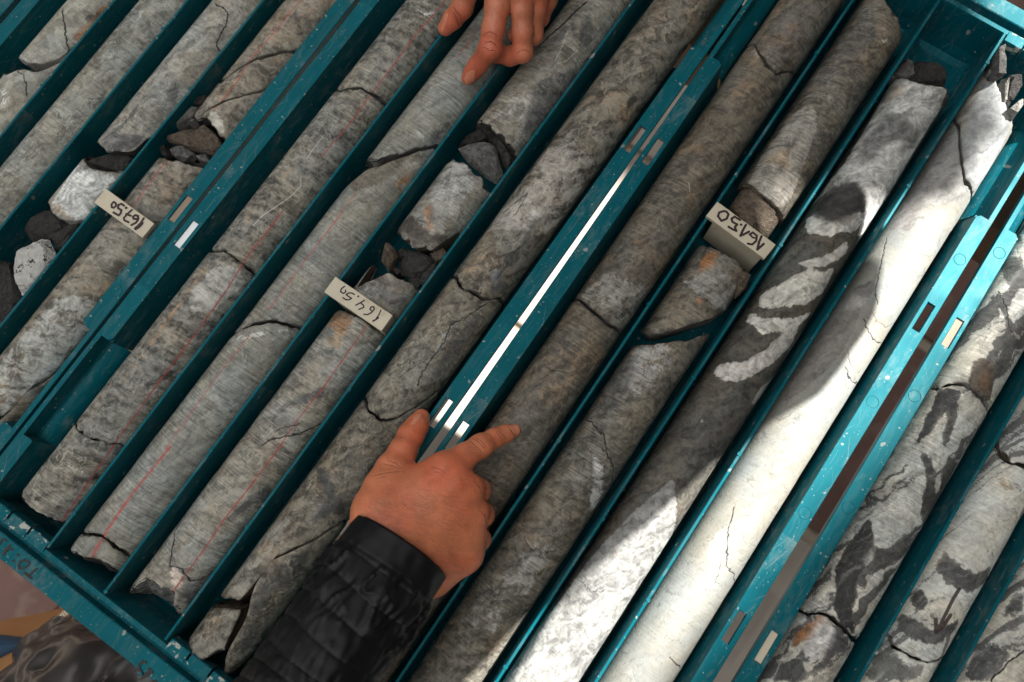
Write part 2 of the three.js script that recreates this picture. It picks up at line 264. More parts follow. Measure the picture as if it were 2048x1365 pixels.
// ------------------------------------------------------------------ rock: one painted skin per channel, in core coordinates (along, around)
const AMAX = 1.75, TQ = 224, STEP = 0.00042;              // skin covers +-AMAX radians from the top
function project(p) { const d = p.clone().sub(camera.position), e = [d.x, d.z, -d.y], l = [0, 1, 2].map((k) => RM[0][k] * e[0] + RM[1][k] * e[1] + RM[2][k] * e[2]); return [IW / 2 + FPX * l[0] / l[2], IH / 2 + FPX * l[1] / l[2]]; }
for (const k in CH) {
  const ch = CH[k]; let a = 9, b = -9;
  for (let s = -0.54; s < 0.25; s += 0.004) for (const o of [-CR, 0, CR]) { const [x, y] = project(trayWorld(ch.t, ch.u + o, s, CY + CR * 0.6)); if (x > -30 && x < IW + 30 && y > -30 && y < IH + 30) { a = Math.min(a, s); b = Math.max(b, s); } }
  ch.sa = a - 0.01; ch.sb = b + 0.01;
}
const css = (c, al) => `rgba(${c.map((v) => Math.round(255 * lin2s(clamp(v)))).join(',')},${al})`;
const S2L = new Float32Array(256); for (let i = 0; i < 256; i++) { const x = i / 255; S2L[i] = x <= 0.04045 ? x / 12.92 : Math.pow((x + 0.055) / 1.055, 2.4); }
const G = (v) => [v, v * 0.975, v * 0.925];              // the rock's slightly warm greys
const RUST = [0.25, 0.115, 0.045], TAN = [0.34, 0.24, 0.145], RED = [0.40, 0.055, 0.045], DARK = [0.05, 0.047, 0.043], WHITE = [0.62, 0.61, 0.575];
function blurred(d, W, H, R) {                            // premultiplied linear colour + cover, box blurred twice
  let a = new Float32Array(W * H * 4), b = new Float32Array(W * H * 4);
  for (let i = 0; i < W * H; i++) { const q = d[i * 4 + 3] / 255; a[i * 4] = S2L[d[i * 4]] * q; a[i * 4 + 1] = S2L[d[i * 4 + 1]] * q; a[i * 4 + 2] = S2L[d[i * 4 + 2]] * q; a[i * 4 + 3] = q; }
  const pass = (s, o, n, m, st, line) => { for (let l = 0; l < m; l++) for (let c = 0; c < 4; c++) { let sum = 0; const at = (i) => s[l * line + clamp(i, 0, n - 1) * st + c]; for (let i = -R; i <= R; i++) sum += at(i); for (let i = 0; i < n; i++) { o[l * line + i * st + c] = sum / (2 * R + 1); sum += at(i + R + 1) - at(i - R); } } };
  for (let k = 0; k < 2; k++) { pass(a, b, W, H, 4, W * 4); pass(b, a, H, W, W * 4, 4); }
  return a;
}
function paint(ch, st, marks, id) {
  const NS = Math.min(2000, Math.ceil((ch.sb - ch.sa) / STEP)), tx = (a) => (a / AMAX * 0.5 + 0.5) * TQ, ty = (s) => (s - ch.sa) / (ch.sb - ch.sa) * NS;
  const mm = NS / ((ch.sb - ch.sa) * 1000);              // texels per millimetre along
  const layer = (list) => {
    const cv = document.createElement('canvas'); cv.width = TQ; cv.height = NS; const x = cv.getContext('2d'); x.lineCap = x.lineJoin = 'round';
    for (const m of list) {
      const pts = m.p.map(([px, py]) => { const [a, s] = onCore(ch, px, py); return [tx(a), ty(s)]; });
      x.beginPath(); pts.forEach((p, i) => x[i ? 'lineTo' : 'moveTo'](p[0], p[1]));
      if (m.w) { x.strokeStyle = css(m.c, m.al ?? 1); x.lineWidth = m.w * mm; if (pts.length === 1) x.lineTo(pts[0][0] + 0.5, pts[0][1]); x.stroke(); } else { x.closePath(); x.fillStyle = css(m.c, m.al ?? 1); x.fill(); }
    }
    return x.getImageData(0, 0, TQ, NS).data;
  };
  const thin = (m) => m.ink || (m.w && m.w <= 1.0), rock = blurred(layer(marks.filter((m) => !thin(m) && !m.crack)), TQ, NS, 5), ink = layer(marks.filter((m) => thin(m) && !m.crack)), crack = layer(marks.filter((m) => m.crack).map((m) => ({ ...m, c: [1, 1, 1], w: m.w ?? 0.7 })));
  // fine scratches left by handling
  const sc = document.createElement('canvas'); sc.width = TQ; sc.height = NS; const sx = sc.getContext('2d'); sx.lineCap = 'round';
  for (let i = 0; i < NS * (st.scr ?? 0.22); i++) { const x = rnd() * TQ, y = rnd() * NS, l = rr(2, 14), a = rr(-1.2, 1.2) + (rnd() < 0.5 ? 1.57 : 0.5); sx.strokeStyle = `rgba(255,255,255,${rr(0.06, 0.5)})`; sx.lineWidth = rr(0.4, 1.0); sx.beginPath(); sx.moveTo(x, y); sx.quadraticCurveTo(x + l * 0.5 * Math.cos(a) + rr(-2, 2), y + l * 0.5 * Math.sin(a) + rr(-2, 2), x + l * Math.cos(a), y + l * Math.sin(a)); sx.stroke(); }
  const scr = sx.getImageData(0, 0, TQ, NS).data;
  const col = new Uint8Array(TQ * NS * 4), bmp = new Uint8Array(TQ * NS * 4), off = id * 37.7, qmm = AMAX * 2 * CR * 1000 / TQ;
  const cA = Math.cos(st.ang ?? 1.1), sA = Math.sin(st.ang ?? 1.1), lo = st.lo, hi = st.hi, tint = st.tint ?? [1, 0.985, 0.94];
  for (let j = 0; j < NS; j++) for (let i = 0; i < TQ; i++) {
    const S = j / mm, Q = i * qmm, o = (j * TQ + i) * 4;
    const w1 = vn(S / 9 + off, Q / 9) - 0.5, w2 = vn(S / 9 + 50, Q / 9 + off) - 0.5, w3 = vn(S / 2.2 + off, Q / 2.2 + 3) - 0.5, w4 = vn(S / 2.2 + 9, Q / 2.2 + off) - 0.5, wp = st.warp ?? 6;
    const X = S + w1 * wp + w3 * 1.6, Y = Q + w2 * wp + w4 * 1.6, b1 = X * cA + Y * sA, b2 = -X * sA + Y * cA;
    const cl = fbm(X / 14 + off, Y / 12, 5, 0.62), bd = fbm(b1 / (st.bw ?? 4.2) + off, b2 / (st.bl ?? 24), 4, 0.62), fine = vn(X / 0.9 + off, Y / 1.3) - 0.5;
    // angular fragments and the seams between them
    const bs = st.bs ?? 7, bx = (S + w1 * 5 + w3 * 2.2) / bs, by = (Q + w2 * 5 + w4 * 2.2) / (bs * 0.8); let f1 = 9, f2 = 9, cid = 0;
    for (let yy = -1; yy <= 1; yy++) for (let xx = -1; xx <= 1; xx++) { const gx = Math.floor(bx) + xx, gy = Math.floor(by) + yy, h = ((gy * 83 + id * 31) & 255) * 256 + ((gx * 37 + gy * 11 + id * 7) & 255), qx = gx + NT[h] - bx, qy = gy + NT[(h + 7777) & 65535] - by, dd = qx * qx + qy * qy; if (dd < f1) { f2 = f1; f1 = dd; cid = NT[(h + 333) & 65535]; } else if (dd < f2) f2 = dd; }
    const seam = 1 - sstep(0.02, 0.10, Math.sqrt(f2) - Math.sqrt(f1)), bq = (st.brec ?? 0.4) * sstep(0.35, 0.65, vn(S / 22 + off + 9, Q / 22));
    const gr1 = NT[((Math.floor((S + w3 * 1.5) / 1.15) * 57 + id) & 255) * 256 + ((Math.floor((Q + w4 * 1.5) / 1.0) * 91 + Math.floor((S + w3 * 1.5) / 1.15) * 13) & 255)] - 0.5, mid = fbm(X / 3.6 + off, Y / 3.0, 3, 0.6);
    let t = clamp((0.15 * cl + 0.45 * bd + 0.40 * mid - 0.5 + bq * 0.20 * (cid - 0.5) + 0.045 * gr1) * (st.con ?? 2.2) * 1.55 + 0.5 + fine * 0.20);
    const stri = vn(S / 0.55 + off + Q * 0.012, Q / 16 + off) - 0.5, stri2 = vn(S / 0.95 + 80 + Q * 0.02, Q / 6 + off) - 0.5, grain = NT[((j * 131 + i * 7) & 255) * 256 + ((i * 57 + j * 3 + id * 29) & 255)] - 0.5;
    const sm = (st.str ?? 0.35) * (0.35 + 1.3 * vn(S / 16 + 8, Q / 11 + off)), fx = 1 + sm * (stri * 1.0 + stri2 * 0.6) + 0.20 * grain;
    let L = mix(lo, hi, t) * fx;
    const r1 = 1 - Math.abs(2 * fbm(X / 19 + off + 5, Y / 11 + 40, 4, 0.55) - 1), vein = (st.vein ?? 0.5) * sstep(0.955, 0.995, r1) * sstep(0.25, 0.75, vn(S / 11, Q / 11 + off));
    L = mix(L, hi * 1.55, vein * 0.75); L = mix(L, cid > 0.55 ? hi * 1.35 : lo * 0.6, bq * seam * 0.8 * sstep(0.3, 0.7, vn(S / 5, Q / 5 + off)));
    const r2 = 1 - Math.abs(2 * fbm(X / 15 + off + 77, Y / 24 + 4, 4, 0.55) - 1), dv = (st.dvein ?? 0.6) * sstep(0.965, 0.998, r2) * sstep(0.2, 0.7, vn(S / 12 + 3, Q / 12 + off)); L *= 1 - 0.65 * dv;
    const sp = sstep(0.80, 0.9, vn(S / 1.1 + off + 40, Q / 1.1)) * sstep(0.35, 0.7, vn(S / 9 + 60, Q / 9 + off)); L *= 1 - 0.45 * sp * (st.spk ?? 0.6);
    const hue = clamp((fbm(X / 30 + off + 190, Y / 24, 3) - 0.5) * 2.4 + 0.5 + (st.warm ?? 0));
    let r = L * tint[0] * mix(0.985, 1.06, hue), g = L * tint[1] * mix(1.005, 0.99, hue), b = L * tint[2] * mix(0.965, 0.85, hue);
    const ru = (st.rust ?? 0.3) * sstep(0.55, 0.72, fbm(X / 24 + off + 300, Y / 18, 5, 0.6)) * clamp(0.7 + 1.1 * stri + 0.9 * fine); if (ru > 0) { r = mix(r, 0.30 * (0.35 + t), ru); g = mix(g, 0.185 * (0.35 + t), ru); b = mix(b, 0.095 * (0.35 + t), ru); }
    if (st.zeb) { const zb = st.zeb, qc = (i / TQ - 0.5) * 2 * AMAX * CR * 1000, zx = S + (zb.arc ?? 0) * qc * qc / 20 + w1 * zb.wp + w3 * 1.5, zy = Q + w2 * zb.wp + w4 * 1.5, zc = Math.cos(zb.ang), zs = Math.sin(zb.ang), z = fbm((zx * zc + zy * zs) / zb.w + off, (-zx * zs + zy * zc) / zb.l, 4, 0.55) + 0.10 * (fine + stri * 0.6), k = sstep(zb.thr, zb.thr + 0.045, z) * (zb.a ?? 0.9), d = zb.c * (0.6 + 0.8 * t) * fx, k2 = sstep(zb.thr - 0.10, zb.thr, z) * 0.35; r = mix(mix(r, d * 3.2, k2), d * 1.03, k); g = mix(mix(g, d * 3.15, k2), d, k); b = mix(mix(b, d * 3.0, k2), d * 0.95, k); }
    const ex = clamp(Math.round(i + w1 * 4 + w3 * 3), 0, TQ - 1), ey = clamp(Math.round(j + w2 * 7 + w4 * 5), 0, NS - 1), e = (ey * TQ + ex) * 4, rk = rock[e + 3];
    if (rk > 0.02) {
      const fe = fbm(X / 2.4 + off, Y / 1.7, 4, 0.62) - 0.5, edge = (cl - 0.5) * 1.2 + fe * 1.25 + (bd - 0.5) * 0.7, ra = sstep(0.37, 0.55, rk + edge * 0.75 * (st.rag ?? 1) * Math.sqrt(Math.max(0, 4 * rk * (1 - rk)))) * clamp(0.5 + rk * 0.7, 0, 1) * clamp(1 - (1.5 * Math.max(0, bd - 0.56) + 1.2 * Math.max(0, fe - 0.1)) * (st.rag ?? 1), 0.15, 1), v = (0.50 + 1.0 * t) * (fx * 0.8 + 0.2) / rk;
      r = mix(r, rock[e] * v, ra); g = mix(g, rock[e + 1] * v, ra); b = mix(b, rock[e + 2] * v, ra);
      const rim = sstep(0.2, 0.5, ra) * (1 - sstep(0.5, 0.95, ra)) * 0.16 * sstep(0.4, 0.7, vn(S / 3 + 9, Q / 3)); r *= 1 - rim; g *= 1 - rim; b *= 1 - rim;
    }
    const sv = scr[o + 3] / 255 * (st.scrA ?? 1); if (sv > 0.01) { const q = clamp(L * 2.1, 0.2, 0.75); r = mix(r, q, sv * 0.62); g = mix(g, q * 0.97, sv * 0.62); b = mix(b, q * 0.9, sv * 0.62); }
    const ia = ink[o + 3] / 255 * (ink[o] < 70 ? 0.93 : clamp(0.55 + 1.1 * (vn(S / 1.6 + off, Q / 1.2) - 0.12) + 0.5 * stri)); if (ia > 0.01) { r = mix(r, S2L[ink[o]], ia); g = mix(g, S2L[ink[o + 1]], ia); b = mix(b, S2L[ink[o + 2]], ia); }
    const cx = clamp(Math.round(i + w3 * 4 + w1 * 3), 0, TQ - 1), cy = clamp(Math.round(j + w4 * 5 + w2 * 4), 0, NS - 1), cr = crack[(cy * TQ + cx) * 4 + 3] / 255; if (cr > 0) { r = mix(r, 0.012, cr); g = mix(g, 0.011, cr); b = mix(b, 0.010, cr); }
    col[o] = 255 * lin2s(clamp(r, 0, 0.86)); col[o + 1] = 255 * lin2s(clamp(g, 0, 0.86)); col[o + 2] = 255 * lin2s(clamp(b, 0, 0.86)); col[o + 3] = 255;
    const h = 0.62 + 0.30 * stri * (0.4 + 0.6 * vn(S / 14 + 4, Q / 14 + off)) + 0.10 * grain + 0.12 * (t - 0.5) - 0.25 * dv - 0.55 * cr + 0.1 * sv - 0.16 * sstep(0.72, 0.78, vn(S / 1.7 + off, Q / 1.5 + off)) * (st.pit ?? 0.4);
    bmp[o] = bmp[o + 1] = bmp[o + 2] = 255 * clamp(h); bmp[o + 3] = 255;
  }
  const mk = (d, srgb) => { const q = new THREE.DataTexture(d, TQ, NS); q.magFilter = THREE.LinearFilter; q.minFilter = THREE.LinearMipmapLinearFilter; q.generateMipmaps = true; q.wrapS = q.wrapT = THREE.MirroredRepeatWrapping; if (srgb) q.colorSpace = THREE.SRGBColorSpace; q.needsUpdate = true; return q; };
  return new THREE.MeshStandardMaterial({ name: 'rock_' + id, map: mk(col, true), bumpMap: mk(bmp, false), bumpScale: st.bump ?? 0.0006, roughness: st.rough ?? 0.72 });
}
// a piece of core between two breaks, each given by the line it shows in the photograph
function breakLine(ch, px, c) {
  const p = px.map(([x, y]) => { const [a, s] = onCore(ch, x, y); return [CR * Math.sin(a), s]; }).sort((a, b) => a[0] - b[0]);
  return (x) => { if (x <= p[0][0]) return p[0][1] + (x - p[0][0]) * (c ?? 0); for (let i = 1; i < p.length; i++) if (x <= p[i][0]) return mix(p[i - 1][1], p[i][1], (x - p[i - 1][0]) / Math.max(1e-6, p[i][0] - p[i - 1][0])); return p.at(-1)[1] + (x - p.at(-1)[0]) * (c ?? 0); };
}
let pieceNo = 0;
function corePiece(id, label, o = {}) {
  const ch = CH[id], n = ++pieceNo * 7.31, R = CR - (o.thin ?? 0), g0 = o.g0 ?? 0.0006, g1 = o.g1 ?? 0.0006, j0 = o.j0 ?? 0.0010, j1 = o.j1 ?? 0.0010;
  const f0 = o.top ? breakLine(ch, o.top, o.c0) : () => -0.515, f1 = o.bot ? breakLine(ch, o.bot, o.c1) : () => 0.225;
  const S0 = (x, y) => f0(x) + g0 + (o.t0 ?? 0) * (R - y) / (2 * R) + j0 * (2.2 * vn(x * 150 + n, y * 150 + n) + 1.0 * vn(x * 420 + n, y * 420) + 0.45 * vn(x * 1300 + n, y * 1300) - 1.8) * (o.top ? 1 : 0);
  const S1 = (x, y) => f1(x) - g1 + (o.t1 ?? 0) * (R - y) / (2 * R) + j1 * (2.2 * vn(x * 150 - n, y * 150 + n) + 1.0 * vn(x * 420 - n, y * 420) + 0.45 * vn(x * 1300 - n, y * 1300 + 9) - 1.8) * (o.bot ? 1 : 0);
  const NA = 88, cols = []; let lo = 9, hi = -9;
  for (let i = 0; i <= NA; i++) { const a = -Math.PI + 2 * Math.PI * i / NA, x = R * Math.sin(a), y = R * Math.cos(a), a0 = S0(x, y), b0 = S1(x, y), e = b0 - a0 > 0.0008; cols.push({ a, x, y, a0, b0: e ? b0 : a0, e }); if (e) { lo = Math.min(lo, a0); hi = Math.max(hi, b0); } }
  const mid = (lo + hi) / 2, rows = Math.max(10, Math.ceil((hi - lo) / 0.006)), ts = [0, 0.0009, 0.0026]; // metres in from each end, for the worn edge
  const dx = o.dx ?? 0, dy = o.dy ?? 0, root = thing('drill_core', label, 'drill core', o.group);
  root.position.copy(trayWorld(ch.t, ch.u + dx, mid, CY - CR + dy)); root.rotation.y = -ch.t.th + (o.turn ?? 0);
  const P = [], U = [], I = []; const M = rows + 6;
  for (let i = 0; i <= NA; i++) {
    const c = cols[i], L = c.b0 - c.a0;
    for (let k = 0; k <= M; k++) {
      let d; if (k < 3) d = Math.min(ts[k], L * 0.2); else if (k > M - 3) d = L - Math.min(ts[M - k], L * 0.2); else d = Math.min(0.0026, L * 0.2) + (L - 2 * Math.min(0.0026, L * 0.2)) * (k - 2) / (M - 4);
      const edge = Math.min(d, L - d), s = c.a0 + d, chip = 0.0016 * Math.pow(clamp(1 - edge / 0.0027), 1.6) * (0.15 + 1.9 * Math.pow(vn(c.a * 11 + n, s * 40), 2.2) + 0.5 * vn(c.a * 40, n)), r = R - chip + 0.00035 * (vn(c.a * 3 + n, s * 60) - 0.5);
      P.push(r * Math.sin(c.a), r * Math.cos(c.a) + CR, s - mid);
      const q = Math.abs(c.a) > AMAX ? Math.sign(c.a) * (2 * AMAX - Math.abs(c.a)) : c.a; U.push(q / AMAX * 0.5 + 0.5, (s - ch.sa) / (ch.sb - ch.sa));
    }
  }
  for (let i = 0; i < NA; i++) if (cols[i].e || cols[i + 1].e) for (let k = 0; k < M; k++) { const a = i * (M + 1) + k, b = a + M + 1; I.push(a, a + 1, b, b, a + 1, b + 1); }
  const g = new THREE.BufferGeometry(); g.setAttribute('position', new THREE.Float32BufferAttribute(P, 3)); g.setAttribute('uv', new THREE.Float32BufferAttribute(U, 2)); g.setIndex(I); g.computeVertexNormals();
  part('core_surface', o.mat ? boxUV(g, 0.045, n, n) : g, o.mat ?? ch.mat, root);
  const HN = NA / 2;
  for (const end of [0, 1]) {
    if (!(end ? o.bot : o.top)) continue;
    const K = 16, p = [], u = [], ix = [], js = end ? (o.rough1 ?? 0.003) : (o.rough0 ?? 0.003);
    for (let i = 0; i <= HN; i++) {
      const ct = cols[NA / 4 + i], cbx = cols[(NA / 4 - i + NA) % NA];          // top and bottom point of the same across position
      const live = ct.e || cbx.e;
      for (let k = 0; k <= K; k++) {
        const f = k / K, r = 0.985, x = mix(ct.x, cbx.x, f) * r, y = mix(ct.y, cbx.y, f) * r, w = 4 * f * (1 - f) * sstep(0, 0.25, 1 - Math.abs(ct.x) / R);
        const base = mix(end ? ct.b0 : ct.a0, end ? cbx.b0 : cbx.a0, f), s = base + w * js * (fbm(x * 130 + n, y * 130, 4) - 0.5) * 2 + (end ? -1 : 1) * 0.0002;
        p.push(x, y + CR, (live ? s : base) - mid); u.push(x * 9 + n, y * 9);
      }
    }
    for (let i = 0; i < HN; i++) { const l = cols[NA / 4 + i].e || cols[NA / 4 + i + 1].e; if (l) for (let k = 0; k < K; k++) { const a = i * (K + 1) + k, b = a + K + 1; end ? ix.push(a, b, a + 1, b, b + 1, a + 1) : ix.push(a, a + 1, b, b, a + 1, b + 1); } }
    const e = new THREE.BufferGeometry(); e.setAttribute('position', new THREE.Float32BufferAttribute(p, 3)); e.setAttribute('uv', new THREE.Float32BufferAttribute(u, 2)); e.setIndex(ix); e.computeVertexNormals();
    part('broken_end', e, FR[(end ? o.m1 : o.m0) ?? 'grey'], root);
  }
  return root;
}
